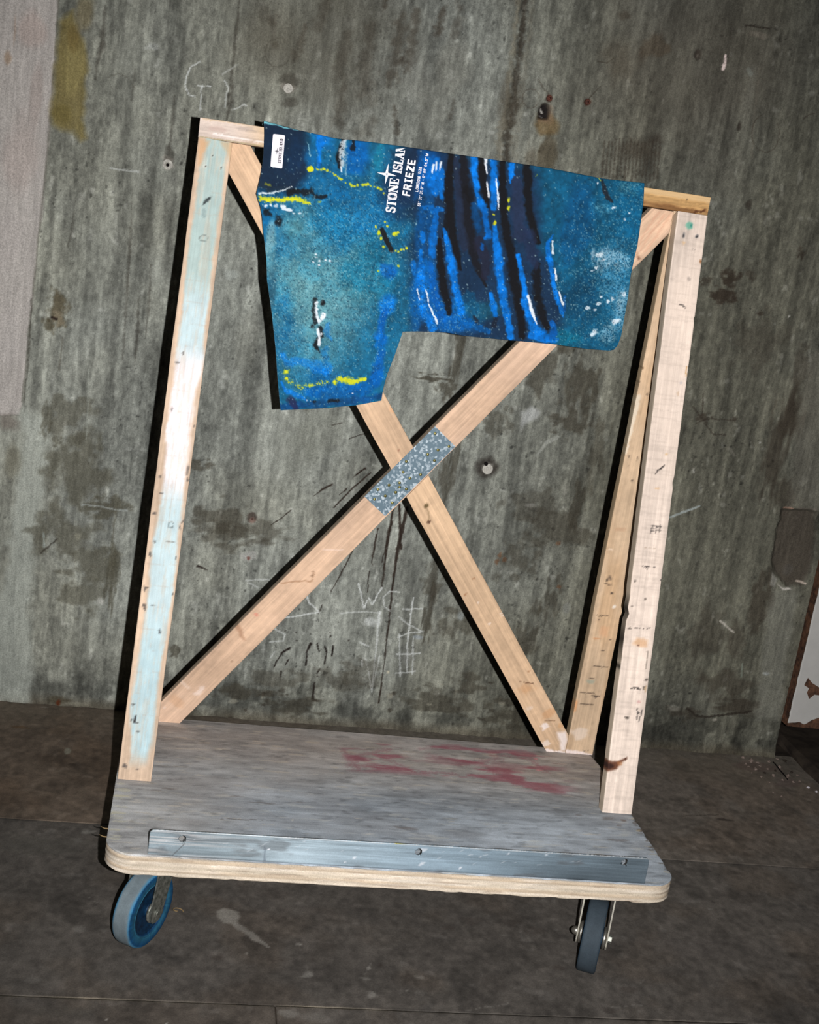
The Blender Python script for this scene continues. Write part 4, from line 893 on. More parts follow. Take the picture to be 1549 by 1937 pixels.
# ---- deck
def build_deck():
    R = 0.048
    ys = np.unique(np.concatenate([np.arange(0, DECK_D, 0.0030), [DECK_D], np.linspace(0, R, 26), np.linspace(DECK_D - R, DECK_D, 26)]))
    nx = 330
    def inset(y, r):
        d = np.where(y < r, r - y, np.where(y > DECK_D - r, y - (DECK_D - r), 0)); return r - np.sqrt(np.maximum(r*r - d*d, 0))
    rows = []
    for y in ys:
        i0 = float(inset(np.array(y), R)); rows.append(np.linspace(i0, DECK_W - i0, nx))
    X = np.array(rows); Y = np.repeat(ys[:, None], nx, 1); nr = len(ys)
    # boundary loop, counter-clockwise from above
    idx = np.arange(nr*nx).reshape(nr, nx)
    loop = np.concatenate([idx[0, :], idx[1:, -1], idx[-1, -2::-1], idx[-2:0:-1, 0]])
    u = X.ravel(); v = Y.ravel()
    # ragged arris
    u = u + 0; z = -0.0006*fbm(u*40, v*40, 3, 4)
    edge = np.zeros(len(u)); edge[loop] = 1
    z -= edge*0.0012*(0.4 + 1.6*sstep(.45, .8, fbm(u*45, v*45, 3, 12)))
    c = Canvas(u, v, rgb(168, 168, 168), 1000.0, on_deck)
    cl = fbm(u*4, v*7, 5, 3); gr = fbm(u*9, v*120, 4, 9); sm = fbm(u*26, v*60, 4, 13)
    c.C *= (1 + .34*(cl - .5) + .26*(gr - .5) + .36*(sm - .5))[:, None]
    br = sstep(.5, .72, fbm(u*6 + 2, v*14, 4, 21))[:, None]; c.C = c.C*(1 - .4*br) + rgb(150, 144, 140)*.4*br
    fl = sstep(.66, .80, fbm(u*26 + 5, v*130, 3, 27))[:, None]; c.C = c.C*(1 - .6*fl) + rgb(196, 188, 176)*.6*fl
    dk = sstep(.60, .85, fbm(u*50, v*140, 3, 33))[:, None]; c.C *= (1 - .16*dk)
    c.warp(3.5, 70, 9)
    cool = (sstep(.36, .20, v + .05*(cl - .5))*sstep(.1, .3, u))[:, None]; c.C = c.C*(1 - cool) + c.C*np.array([.95, 1.0, 1.05])*cool
    warm_ = sstep(.30, .46, v + .06*(cl - .5))[:, None]; c.C = c.C*(1 - warm_) + c.C*np.array([.99, .95, .92])*warm_
    # faded pink paint along the back
    q0 = on_deck(650, 1440); q1 = on_deck(1065, 1462)
    band = sstep(q0[0] - .01, q0[0] + .03, u)*sstep(q1[0] + .03, q1[0] - .05, u)*sstep(.340, .372, v + .03*(fbm(u*7, v*7, 3, 71) - .5) + .035*sstep(.6, .9, u) - .02)*sstep(.535, .500, v + .05*(fbm(u*9, v*9, 3, 73) - .5))
    pn = band*sstep(.46, .60, fbm(u*13, v*46, 4, 75))*(.45 + .55*fbm(u*60, v*120, 3, 77)); c.C = c.C*(1 - .9*pn[:, None]) + rgb(152, 84, 96)*.9*pn[:, None]
    Z = zoomer(260, 1340, 1.6837)
    PK = rgb(142, 80, 92)
    for p, w, op in (([Z(655, 130), Z(700, 190)], 10, .6), ([Z(700, 150), Z(800, 130)], 9, .6), ([Z(670, 180), Z(830, 190)], 9, .6), ([Z(790, 160), Z(860, 190)], 9, .5), ([Z(900, 200), Z(1020, 210)], 7, .65), ([Z(900, 130), Z(1010, 120)], 8, .45), ([Z(930, 150), Z(1100, 180)], 10, .5), ([Z(1020, 180), Z(1150, 160)], 9, .6), ([Z(1120, 200), Z(1220, 235)], 8, .65), ([Z(1130, 150), Z(1260, 150)], 8, .5), ([Z(1250, 160), Z(1300, 200)], 9, .65), ([Z(1200, 240), Z(1330, 240)], 8, .6), ([Z(1080, 190), Z(1180, 200)], 7, .5)):
        c.stroke(p, w*1.1, PK, op*.55, rough=1.2, soft=.9, fr=1.6)
    c.blob(Z(1265, 160), 8, 6, rgb(206, 130, 136), .75, rough=.6); c.blob(Z(1278, 195), 8, 6, rgb(206, 134, 138), .75, rough=.6); c.blob(Z(715, 165), 40, 18, rgb(128, 78, 88), .45, rough=.9); c.blob(Z(980, 165), 70, 20, rgb(142, 88, 96), .35, rough=1.0); c.blob(Z(1160, 190), 80, 24, rgb(140, 84, 92), .35, rough=1.0)
    for a, b, rx, ry in ((180, 78, 12, 2.5), (170, 115, 16, 3), (260, 130, 7, 4), (145, 198, 10, 2.5), (200, 155, 12, 2), (290, 160, 12, 3), (380, 190, 16, 3), (240, 340, 12, 3), (20, 355, 14, 3), (420, 370, 12, 2), (490, 355, 6, 3), (90, 348, 26, 1.6), (300, 350, 26, 1.2), (1400, 200, 40, 4), (1340, 180, 18, 3), (1230, 170, 20, 3), (980, 190, 24, 3), (860, 200, 16, 2), (940, 165, 12, 2), (1440, 400, 20, 5), (1480, 440, 30, 2), (1250, 440, 20, 2), (740, 400, 12, 4), (560, 210, 14, 2), (650, 250, 18, 2.4), (1060, 330, 10, 2), (1000, 360, 6, 3), (700, 350, 10, 2)):
        c.blob(Z(a, b), rx, ry, rgb(196, 190, 178), .6, rough=.8)
    for a, b, rx, ry in ((1140, 290, 20, 4), (1400, 340, 14, 5), (1500, 350, 16, 8), (60, 260, 16, 5), (100, 255, 24, 4), (320, 280, 20, 3), (520, 300, 16, 3), (1530, 420, 20, 6), (850, 380, 30, 5), (400, 300, 30, 4)): c.blob(Z(a, b), rx, ry, rgb(92, 82, 76), .4, rough=.8)
    c.stroke([Z(270, 352), Z(400, 356)], 1.2, rgb(70, 62, 56), .6, rough=.7)
    for a, b in ((1205, 1555), (1212, 1570), (1180, 1552), (1168, 1560)): c.blob((a, b), 12, 6, rgb(86, 66, 52), .5, rough=.8)
    for i in range(30):
        yy = 0.02 + random.random()*.5; c.stroke([(.008*random.random(), yy), (0.016 + .012*random.random(), yy)], 2 + 3*random.random(), rgb(196, 192, 172), .6, raw=True, rough=.6); c.stroke([(1 - .008*random.random(), yy), (1 - .018*random.random(), yy)], 2 + 3*random.random(), rgb(176, 166, 144) if i % 2 else rgb(80, 72, 64), .5, raw=True, rough=.6)
    V = [np.stack([u, v, z], 1)]; C = [c.C]; F = [grid_faces(nr, nx)]
    # edge: plies as thin courses
    nl = len(loop); lv = 12; base = nr*nx
    P = np.stack([u[loop], v[loop]], 1)
    nrm = np.stack([np.roll(P[:, 1], -1) - np.roll(P[:, 1], 1), -(np.roll(P[:, 0], -1) - np.roll(P[:, 0], 1))], 1); nrm /= np.linalg.norm(nrm, axis=1)[:, None] + 1e-9
    s = np.concatenate([[0], np.cumsum(np.linalg.norm(np.diff(P, axis=0), axis=1))])
    prev = loop
    for k in range(1, lv+1):
        f = k/lv; zz = -DECK_T*f + (0.0 if k < lv else 1)*(0.0022*(fbm(s*34, s*0, 4, 88) - .35)) + (0 if k < lv else .0008)
        off = 0.0012*(fbm(s*60, np.full(nl, f*9), 3, 77) - .5) - 0.0010*(k % 3 == 1) - (0.002*sstep(.5, .8, fbm(s*50, s*0 + 4, 3, 99)) if k == lv else 0) - (0.001 if k == lv else 0)
        q = np.stack([P[:, 0] + nrm[:, 0]*off, P[:, 1] + nrm[:, 1]*off, np.broadcast_to(zz, (nl,))], 1); V.append(q)
        g = fbm(s*14, np.full(nl, f*30.), 4, 55); ply = (rgb(206, 190, 168), rgb(190, 168, 142), rgb(210, 194, 174))[int(f*6.2) % 3]
        cc = ply*(1 + .30*(g - .5))[:, None]
        dkk = sstep(.66, .80, fbm(s*16, np.full(nl, f*40.), 4, 66))[:, None]; cc = cc*(1 - .4*dkk) + rgb(110, 82, 62)*.4*dkk
        cc = cc*.72 + rgb(208, 198, 182)*.28
        if k == 1: cc = cc*.5 + rgb(150, 140, 128)*.5
        if k == lv: cc = cc*.7 + rgb(150, 136, 116)*.3
        wh = sstep(.62, .75, fbm(s*9, np.full(nl, f*12.), 3, 46))[:, None]; cc = cc*(1 - .4*wh) + rgb(236, 226, 216)*.4*wh
        C.append(cc); cur = base + np.arange(nl); base += nl
        F.append(np.stack([np.roll(prev, -1), prev, cur, np.roll(cur, -1)], 1)); prev = cur
    me_v = np.vstack(V); me_f = np.vstack(F)
    # underside
    me = bpy.data.meshes.new('deck'); fl_ = [tuple(f) for f in me_f.tolist()] + [tuple(int(a) for a in prev[::-1])]
    me.from_pydata(me_v.tolist(), [], fl_); me.update(); set_col(me, np.vstack(C))
    me.polygons.foreach_set('use_smooth', np.ones(len(me.polygons), bool)); me.set_sharp_from_angle(angle=math.radians(40))
    d = obj('deck', me, M_DECK, trolley, T_OFF @ Matrix.Translation((0, 0, G))); d['label'] = 'grey scuffed plywood deck with faded pink paint'
    # splinters on the left edge
    for a, b in ((0.060, -1), (0.088, -1)):
        m = MB(); m.tube([(0.002, a, -.004), (-0.006, a - .001, -.003), (-0.013, a + .003, -.002)], [.0012, .0010, .0003], 6); obj('splinter', m.mesh('splinter'), M_STRAW, d)
build_deck()

# ---- steel lip along the front edge: an angle with three bolt holes
def build_lip():
    x0, x1, h, t = 0.0695, 0.9350, 0.0455, 0.0035; r = 0.008
    def holes(): return [(0.123, 0.032), (0.521, 0.033), (0.890, 0.036)]
    # upright flange as a grid with real holes: cells inside a hole are dropped and the rim is rounded
    xs = [np.linspace(x0, x1, 420)]
    hs = holes(); hr = 0.0063
    xs = np.unique(np.round(np.concatenate([np.arange(x0, x1, .0022), [x1]] + [np.linspace(a - .012, a + .012, 29) for a, b in hs]), 6))
    zs = np.unique(np.concatenate([np.linspace(0, h, 20), np.linspace(.018, h - .001, 30)]))
    X, Z = np.meshgrid(xs, zs); X = X.ravel().copy(); Z = Z.ravel().copy()
    rise = 0.004*(X - x0)/(x1 - x0)
    inside = np.zeros(len(X), bool)
    for a, b in hs:
        d = np.hypot(X - a, Z - b); ins = d < hr*.90; inside |= ins
        rim = (d >= hr*.90) & (d < hr*1.12); X[rim] = a + (X[rim] - a)*hr/d[rim]; Z[rim] = b + (Z[rim] - b)*hr/d[rim]
    # rounded upper corners
    for cx, sg in ((x0 + r, -1), (x1 - r, 1)):
        m = ((X - cx)*sg > 0) & (Z > h - r); dx = X[m] - cx; dz = Z[m] - (h - r); q = np.maximum(np.abs(dx), np.abs(dz)); nrm = np.hypot(dx, dz) + 1e-9; X[m] = cx + dx*q/nrm; Z[m] = h - r + dz*q/nrm
    F = grid_faces(len(zs), len(xs)); F = F[~inside[F].any(1)]
    c = Canvas(X, Z, rgb(156, 168, 180), 1050.0, lambda a, b: (lambda q: (q[0], q[2] - G))(pt(a, b, (0, 1, 0), 0.004)))
    st = fbm(X*7, Z*700, 4, 5); cl = fbm(X*6, Z*30, 4, 8); c.C *= (1 + .30*(st - .5) + .50*(cl - .5))[:, None]
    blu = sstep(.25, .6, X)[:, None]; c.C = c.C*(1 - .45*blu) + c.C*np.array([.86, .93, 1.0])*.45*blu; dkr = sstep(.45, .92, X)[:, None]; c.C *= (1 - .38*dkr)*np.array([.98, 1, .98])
    dk = sstep(.62, .74, fbm(X*14, Z*60, 4, 14))[:, None]; c.C = c.C*(1 - .4*dk) + rgb(84, 84, 86)*.4*dk
    lf = sstep(.20, .02, X - x0)[:, None]*sstep(.45, .65, fbm(X*12, Z*420, 3, 24))[:, None]; c.C = c.C*(1 - .6*lf) + rgb(226, 220, 218)*.6*lf
    Zm = zoomer(260, 1340, 1.6837)
    for a, b, w, op in ((418, 448, 3, .9), (690, 475, 5, .7), (660, 488, 3, .8), (905, 455, 10, .6), (905, 495, 7, .7), (1028, 507, 4, .8), (1180, 465, 4, .6), (1300, 470, 5, .5), (1090, 475, 3, .6), (530, 425, 4, .4)): c.blob(Zm(a, b), w, w*.5, rgb(232, 234, 240), op, ang=.4, rough=.6)
    c.stroke([Zm(110, 468), Zm(150, 430)], 1.2, rgb(90, 90, 92), .6); c.stroke([Zm(405, 440), Zm(404, 495)], 2, rgb(96, 104, 116), .5, rough=.6); c.stroke([Zm(820, 431), Zm(910, 434)], 1.8, rgb(200, 180, 20), .9); c.stroke([Zm(1060, 440), Zm(1150, 446)], .9, rgb(180, 165, 30), .8)
    for i in range(26):
        a = 80 + random.random()*1400; b = 410 + (a/1549)*62 + random.random()*45; l = 6 + 14*random.random(); c.stroke([Zm(a, b), Zm(a + l, b - l*.55*random.random())], .7, rgb(214, 218, 224), .5, rough=.5)
    c.stroke([(x0, h - .0008), (x1, h - .0008)], 1.0, rgb(205, 205, 205), .6, raw=True, rough=.9)
    y = 0.0015 + 0.0003*(fbm(X*20, Z*40, 3, 3) - .5)
    V = np.stack([X, y, Z + rise*Z/h], 1)
    me = mesh_from('steel_lip', V, F, c.C, smooth=True)
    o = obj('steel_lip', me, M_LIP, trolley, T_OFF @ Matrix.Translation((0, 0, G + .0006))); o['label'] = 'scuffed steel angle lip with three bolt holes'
    sd = o.modifiers.new('thickness', 'SOLIDIFY'); sd.thickness = t; sd.offset = -1
    m = MB(); m.box(x0 + .002, x1 - .002, 0.0045, 0.040, 0.0002, 0.0035); fo = obj('foot_flange', m.mesh('foot_flange'), M_STEEL, o)
    for a in (0.2, 0.5, 0.8):
        m = MB(); m.lathe([(0.0035, .0055), (.006, .005), (.007, 0)], 12, 'z', (a, .024, 0)); obj('screw', m.mesh('screw', True), M_STEEL, o)
build_lip()

# ---- casters
WR, WW = 0.067, 0.035
def wheel_paint(V, left):
    x = V[:, 0]; r = np.hypot(V[:, 1], V[:, 2]); a = np.arctan2(V[:, 2], V[:, 1])
    n = fbm(a*4 + 10, x*90, 4, 7); n2 = fbm(a*16, x*300 + r*300, 3, 17)
    if left:
        base = rgb(58, 120, 158)*np.ones((len(V), 1)); tread = rgb(112, 124, 130)*(1 + .18*(n - .5))[:, None]
        m = (sstep(WW*.50, WW*.34, np.abs(x) + .006*(n - .5))*(r > WR*.955))[:, None]
    else:
        base = rgb(54, 66, 74)*np.ones((len(V), 1)); tread = rgb(57, 67, 75)*(1 + .12*(n - .5))[:, None]
        m = (sstep(WW*.52, WW*.40, np.abs(x))*(r > WR*.95))[:, None]
    C = base*(1 + .3*(n2 - .5))[:, None]; C = C*(1 - m) + tread*m
    side = (r < WR*.955)[:, None]
    ring = np.where((r > .0445)[:, None], rgb(12, 66, 108), rgb(10, 50, 84)); rr = (np.abs(r - .049) < .0022)[:, None]; ring = np.where(rr, rgb(36, 90, 116), ring)
    if not left: ring = ring*.7 + rgb(70, 76, 84)*.3
    ring = ring*(1 + .5*(n2 - .5))[:, None]
    return C*(1 - side) + ring*side
def caster(cx, cy, heading, swivel, style):
    """heading: angle of the rolling direction from +y towards +x"""
    hd = np.array((math.sin(heading), math.cos(heading), 0)); axl = np.array((math.cos(heading), -math.sin(heading), 0))
    sx, sy = cx - cx, 0
    m = MB()
    top = G - DECK_T - WR                                            # local z of the deck underside (origin: axle)
    hw = WW/2 + 0.0085; th = 0.0026
    so = swivel                                                      # swivel axis offset along the rolling direction
    for s in (-1, 1):
        out = [(-0.027 + so*.8, top - 0.016), (0.026 + so*.8, top - 0.016), (0.0205, 0.004), (0.0185, -0.008), (0.0105, -0.0165), (0, -0.0190), (-0.0105, -0.0165), (-0.0170, -0.008), (-0.0185, 0.004)]
        a0, a1 = (hw, hw + th) if s > 0 else (-hw - th, -hw)
        m.prism([(y, z) for y, z in out], a0, a1, lambda a, b, c: (c, a, b))
        # rounded shoulder into the crown
    m.box(-hw - th, hw + th, so - .020, so + .022, top - .0175, top - .0140)
    f = obj('caster_fork', m.mesh('caster_fork', True, 30), M_STEEL if style == 'old' else M_EDGE, trolley, T_OFF @ Matrix(((axl[0], hd[0], 0, cx), (axl[1], hd[1], 0, cy), (0, 0, 1, WR), (0, 0, 0, 1))))
    # tyre and disc turned as one profile each
    k = WW/2
    prof = [(-k + .003, .0425), (-k + .0012, .0440), (-k, .0475), (-k + .0006, .0490), (-k, .0505), (-k, WR - .0045), (-k + .0012, WR - .0016), (-k + .0035, WR - .0004)] + [(x, WR) for x in np.linspace(-k + .006, k - .006, 9)]
    prof += [(-a, r) for a, r in prof[:8][::-1]]
    t = MB(); t.lathe(prof, 96, 'x', closed=True); me = t.mesh('tyre', True, 40); me.flip_normals()
    set_col(me, wheel_paint(np.array(t.v), style == 'old')); ty = obj('tyre', me, M_TREAD, f)
    t = MB(); t.lathe([(-k - .0042, .0), (-k - .0042, .0115), (-k - .002, .0125), (-k + .004, .0135), (-k + .0055, .020), (-k + .0065, .034), (-k + .0035, .0400), (-k + .003, .0430), (k - .003, .0430), (k - .0035, .0400), (k - .0065, .034), (k - .0055, .020), (k - .004, .0135), (k + .002, .0125), (k + .0042, .0115), (k + .0042, 0)], 64, 'x'); me = t.mesh('wheel_disc', True, 35); me.flip_normals(); obj('wheel_disc', me, M_HUB, f)
    # axle: domed nut on one side, hexagon on the other, bright dust caps inside the fork
    for s in (-1, 1):
        t = MB(); t.lathe([(s*(k + .0012), .0), (s*(k + .0012), .0185), (s*(k + .0028), .0200), (s*(k + .0050), .0202), (s*(k + .0070), .0190), (s*(k + .0080), .0140), (s*(k + .0083), .0)], 32, 'x'); me = t.mesh('dust_cap', True, 50)
        if s > 0: me.flip_normals()
        obj('dust_cap', me, M_CHROME if style != 'old' else M_STEEL, f)
    t = MB(); e = hw + th
    if style == 'old':
        t.lathe([(e, .0), (e, .0085), (e + .002, .0082), (e + .0025, .006), (e + .004, .0055), (e + .005, 0)], 20, 'x')
    else:
        t.prism([(.0075*math.cos(math.pi/3*i), .0075*math.sin(math.pi/3*i)) for i in range(6)], e, e + .0065, lambda a, b, c: (c, a, b))
    obj('axle_bolt', t.mesh('axle_bolt', True), M_STEEL, f)
    t = MB(); t.lathe([(-e, .0078), (-e - .002, .0080), (-e - .0055, .0074), (-e - .009, .0050), (-e - .0108, .0020), (-e - .0112, 0)], 24, 'x'); obj('axle_nut', t.mesh('axle_nut', True, 60), M_CHROME if style != 'old' else M_STEEL, f)
    # swivel bearing and top plate
    t = MB(); t.lathe([(top - .0140, 0), (top - .0140, .026), (top - .0115, .028), (top - .006, .027), (top - .0030, .024)], 32, 'z', (0, so, 0)); t.box(-.043, .043, so - .050, so + .050, top - .0032, top - .0002); obj('swivel_plate', t.mesh('swivel_plate', True), M_STEEL, f)
    if style == 'old':                                               # hair and string wound round the axle
        for i in range(3):
            t = MB(); rr = .0155 + .0012*i; xx = hw - .0015 - .002*i
            t.tube([(xx + .0012*math.sin(3*a + i), rr*math.cos(a)*(1 + .06*math.sin(5*a + i)), rr*math.sin(a)*1.05) for a in np.linspace(2.6 + .2*i, 6.6 - .2*i, 22)], .0006, 5); obj('wound_string', t.mesh('wound_string', True), M_STRAW if i else M_LABEL, f)
    return f
qL = pt(271, 1716, (0, 0, 1), WR); qR = pt(1121, 1768, (0, 0, 1), WR)
caster(qL[0], qL[1], math.radians(33), 0.030, 'old')
caster(qR[0], qR[1], math.radians(22.8), 0.026, 'new')
caster(0.10, 0.475, math.radians(40), 0.028, 'new')
caster(0.90, 0.470, math.radians(10), 0.028, 'new')

# ================================================================== painted cloth over the rail
CY = 0.4868                                          # plane the cloth hangs in
def cl(u, v):
    q = pt(u, v, (0, 1, 0), CY); return (q[0], q[2])
TOP = [(499.4, 229), (520, 234), (557.5, 244.5), (600, 254), (635, 262), (700, 268.5), (780, 279.4), (838.5, 288.6), (920, 300), (1000, 312), (1062, 322.4), (1138.5, 337.7), (1218.7, 346.3)]
LEFT = [(499.4, 229), (499.4, 255), (498.4, 288), (496.5, 307.5), (493.6, 326.8), (488.7, 350), (484.6, 366.5), (488.7, 381), (492.6, 392.7), (495.5, 410), (498.4, 443), (504, 491.5), (505, 529), (514, 593), (520.7, 655), (525.5, 722.7), (530.7, 776)]
HEM = [(530.7, 776), (615.6, 772), (673.7, 766.3), (721, 757.6)]
NOTCH = [(761.8, 627.8), (747, 670.4), (731.8, 709), (725, 734.4), (721, 757.6)]
RIGHT = [(1218.7, 346.3), (1216.8, 378.8), (1212, 417), (1205.4, 462.8), (1199.6, 487.6), (1193, 518.2), (1187.2, 564), (1181.5, 596.5), (1174.8, 634.7), (1168.5, 652.5)]
BOT = [(761.8, 627.8), (789.4, 627), (846, 629), (877.7, 635), (966, 643.8), (1000, 646.7), (1054.5, 651.9), (1113.7, 660.5), (1152, 663.3), (1160.5, 662.0), (1168.5, 652.5)]
A_SHOULDER = 0.0028
def poly_eval(P, t):
    P = np.array(P, float); s = np.concatenate([[0], np.cumsum(np.linalg.norm(np.diff(P, axis=0), axis=1))]); s /= s[-1]
    return np.stack([np.interp(t, s, P[:, 0]), np.interp(t, s, P[:, 1])], -1)
A_TOP, A_LEFT, A_HEM, A_NOTCH, A_RIGHT, A_BOT = [np.array([cl(*p) for p in q]) for q in (TOP, LEFT, HEM, NOTCH, RIGHT, BOT)]
A_TOP[:, 1] -= A_SHOULDER; A_LEFT[0, 1] -= A_SHOULDER; A_RIGHT[0, 1] -= A_SHOULDER
def cloth_y(x, z):
    """front surface: hangs nearly plane with faint waves, and the left edge bulges out at the crease"""
    crease = cl(484.6, 366.5)[1]
    b = 0.0055*np.exp(-((z - crease)/0.03)**2)*np.exp(-np.maximum(x - 0.12, 0)/0.05)
    w = 0.0016*np.sin(x*11 + 1.3)*np.clip((1.40 - z)/0.4, 0, 1) + 0.0011*np.sin(x*31 + z*9)*np.clip((1.38 - z)/0.3, 0, 1)
    return CY - 0.0006 - b - np.maximum(w + 0.0012, 0)
def build_cloth():
    step = 0.0015
    xL = np.interp(0, [0], [0])
    # shared column: from the rail straight down to the inner corner of the notch
    tx = cl(771, 278)[0]
    ktop = np.interp(tx, A_TOP[:, 0], A_TOP[:, 1]); TJ = np.array([tx, ktop]); NJ = A_NOTCH[0]
    n1 = int((ktop - NJ[1])/step); n2 = int((NJ[1] - A_NOTCH[-1][1])/step)
    sL = np.concatenate([[0], np.cumsum(np.linalg.norm(np.diff(A_LEFT, axis=0), axis=1))]); zfrac = (A_LEFT[0][1] - NJ[1])/(A_LEFT[0][1] - A_LEFT[-1][1])
    nL = int((NJ[0] - A_LEFT[0][0])/step); nR = int((A_RIGHT[0][0] - tx)/step)
    # block L rows 0..n1+n2
    rows = n1 + n2
    tl = np.concatenate([np.linspace(0, zfrac, n1 + 1), np.linspace(zfrac, 1, n2 + 1)[1:]])
    Lb = poly_eval(A_LEFT, tl)
    Sh = np.concatenate([TJ + (NJ - TJ)*np.linspace(0, 1, n1 + 1)[:, None], poly_eval(A_NOTCH, np.linspace(0, 1, n2 + 1))[1:]])
    s = np.linspace(0, 1, nL + 1)
    G1 = Lb[:, None, :]*(1 - s[None, :, None]) + Sh[:, None, :]*s[None, :, None]
    xt = A_TOP[0][0] + (TJ[0] - A_TOP[0][0])*s; topc = np.stack([xt, np.interp(xt, A_TOP[:, 0], A_TOP[:, 1])], -1); d0 = topc - G1[0]
    hemc = poly_eval(A_HEM, s); d1 = hemc - G1[-1]
    f = np.linspace(0, 1, rows + 1)[:, None, None]; G1 = G1 + d0[None]*np.clip(1 - f*2.5, 0, 1) + d1[None]*np.clip(f*2.5 - 1.5, 0, 1)
    # block R rows 0..n1
    Rb = poly_eval(A_RIGHT, np.linspace(0, 1, n1 + 1)); s2 = np.linspace(0, 1, nR + 1); Sh2 = G1[:n1 + 1, -1, :]
    G2 = Sh2[:, None, :]*(1 - s2[None, :, None]) + Rb[:, None, :]*s2[None, :, None]
    xt = TJ[0] + (A_TOP[-1][0] - TJ[0])*s2; d0 = np.stack([xt, np.interp(xt, A_TOP[:, 0], A_TOP[:, 1])], -1) - G2[0]
    xb = poly_eval(A_BOT, s2); d1 = xb - G2[-1]
    f = np.linspace(0, 1, n1 + 1)[:, None, None]; G2 = G2 + d0[None]*(1 - f) + d1[None]*f
    # over the rail and down the back
    nb_ = 34
    top = np.concatenate([G1[0], G2[0][1:]]); W = len(top)
    path = []                                          # (dy, dz) from the top edge, going back
    for i in range(1, 9): a = math.pi/2*i/8; path.append((0.003*(1 - math.cos(a)), 0.003*math.sin(a)))
    for i in range(1, 10): path.append((0.003 + 0.0655*i/9, 0.003))
    for i in range(1, 6): a = math.pi/2*i/5; path.append((0.0685 + .003*math.sin(a), 0.003*math.cos(a)))
    for i in range(1, 13): path.append((0.0715 + .004*i/12, -0.26*i/12))
    nv1 = (rows + 1)*(nL + 1); V2 = []; U = []; Vv = []
    X1 = G1.reshape(-1, 2); X2 = G2[:, 1:, :].reshape(-1, 2)
    i1 = np.arange(nv1).reshape(rows + 1, nL + 1); i2 = nv1 + np.arange((n1 + 1)*nR).reshape(n1 + 1, nR)
    i2f = np.concatenate([i1[:n1 + 1, -1:], i2], 1)
    F = []
    def quads(I): return np.stack([I[:-1, :-1].ravel(), I[1:, :-1].ravel(), I[1:, 1:].ravel(), I[:-1, 1:].ravel()], 1)
    F.append(quads(i1)); F.append(quads(i2f))
    XY = np.vstack([X1, X2])
    # rounded shoulder: top few millimetres lean back
    y = cloth_y(XY[:, 0], XY[:, 1])
    P3 = np.stack([XY[:, 0], y, XY[:, 1]], 1); UV = XY.copy()
    toprow = np.concatenate([i1[0], i2[0]])
    prev = toprow; base = len(P3); ext = []; extuv = []; run = 0; last = (0, 0)
    for (dy, dz) in path:
        run += math.hypot(dy - last[0], dz - last[1]); last = (dy, dz)
        q = P3[toprow].copy(); q[:, 1] += dy; q[:, 2] += dz
        f_ = max(0.0, (-dz - .003)/.26); q[:, 0] = q[:, 0] + f_*(.10*(1 - (q[:, 0] - .135)/.70) - .13*(q[:, 0] - .135)/.70)
        ext.append(q); uvq = UV[toprow].copy(); uvq[:, 1] += run; extuv.append(uvq)
        cur = base + np.arange(W); base += W
        F.append(np.stack([cur[:-1], prev[:-1], prev[1:], cur[1:]], 1)); prev = cur
    P3 = np.vstack([P3] + ext); UV = np.vstack([UV] + extuv)
    c = Canvas(UV[:, 0], UV[:, 1], rgb(20, 94, 130), 985.0, cl)
    paint_cloth(c)
    me = mesh_from('painted_cloth', P3, np.vstack(F), c.C, smooth=True)
    o = obj('painted_cloth', me, [M_CLOTH, M_CLOTHBACK])
    sd = o.modifiers.new('thickness', 'SOLIDIFY'); sd.thickness = 0.0016; sd.offset = -1; sd.material_offset = 1; sd.material_offset_rim = 1
    tag(o, 'blue painted fabric piece with a stepped hem draped over the trolley rail', 'fabric')
    return o

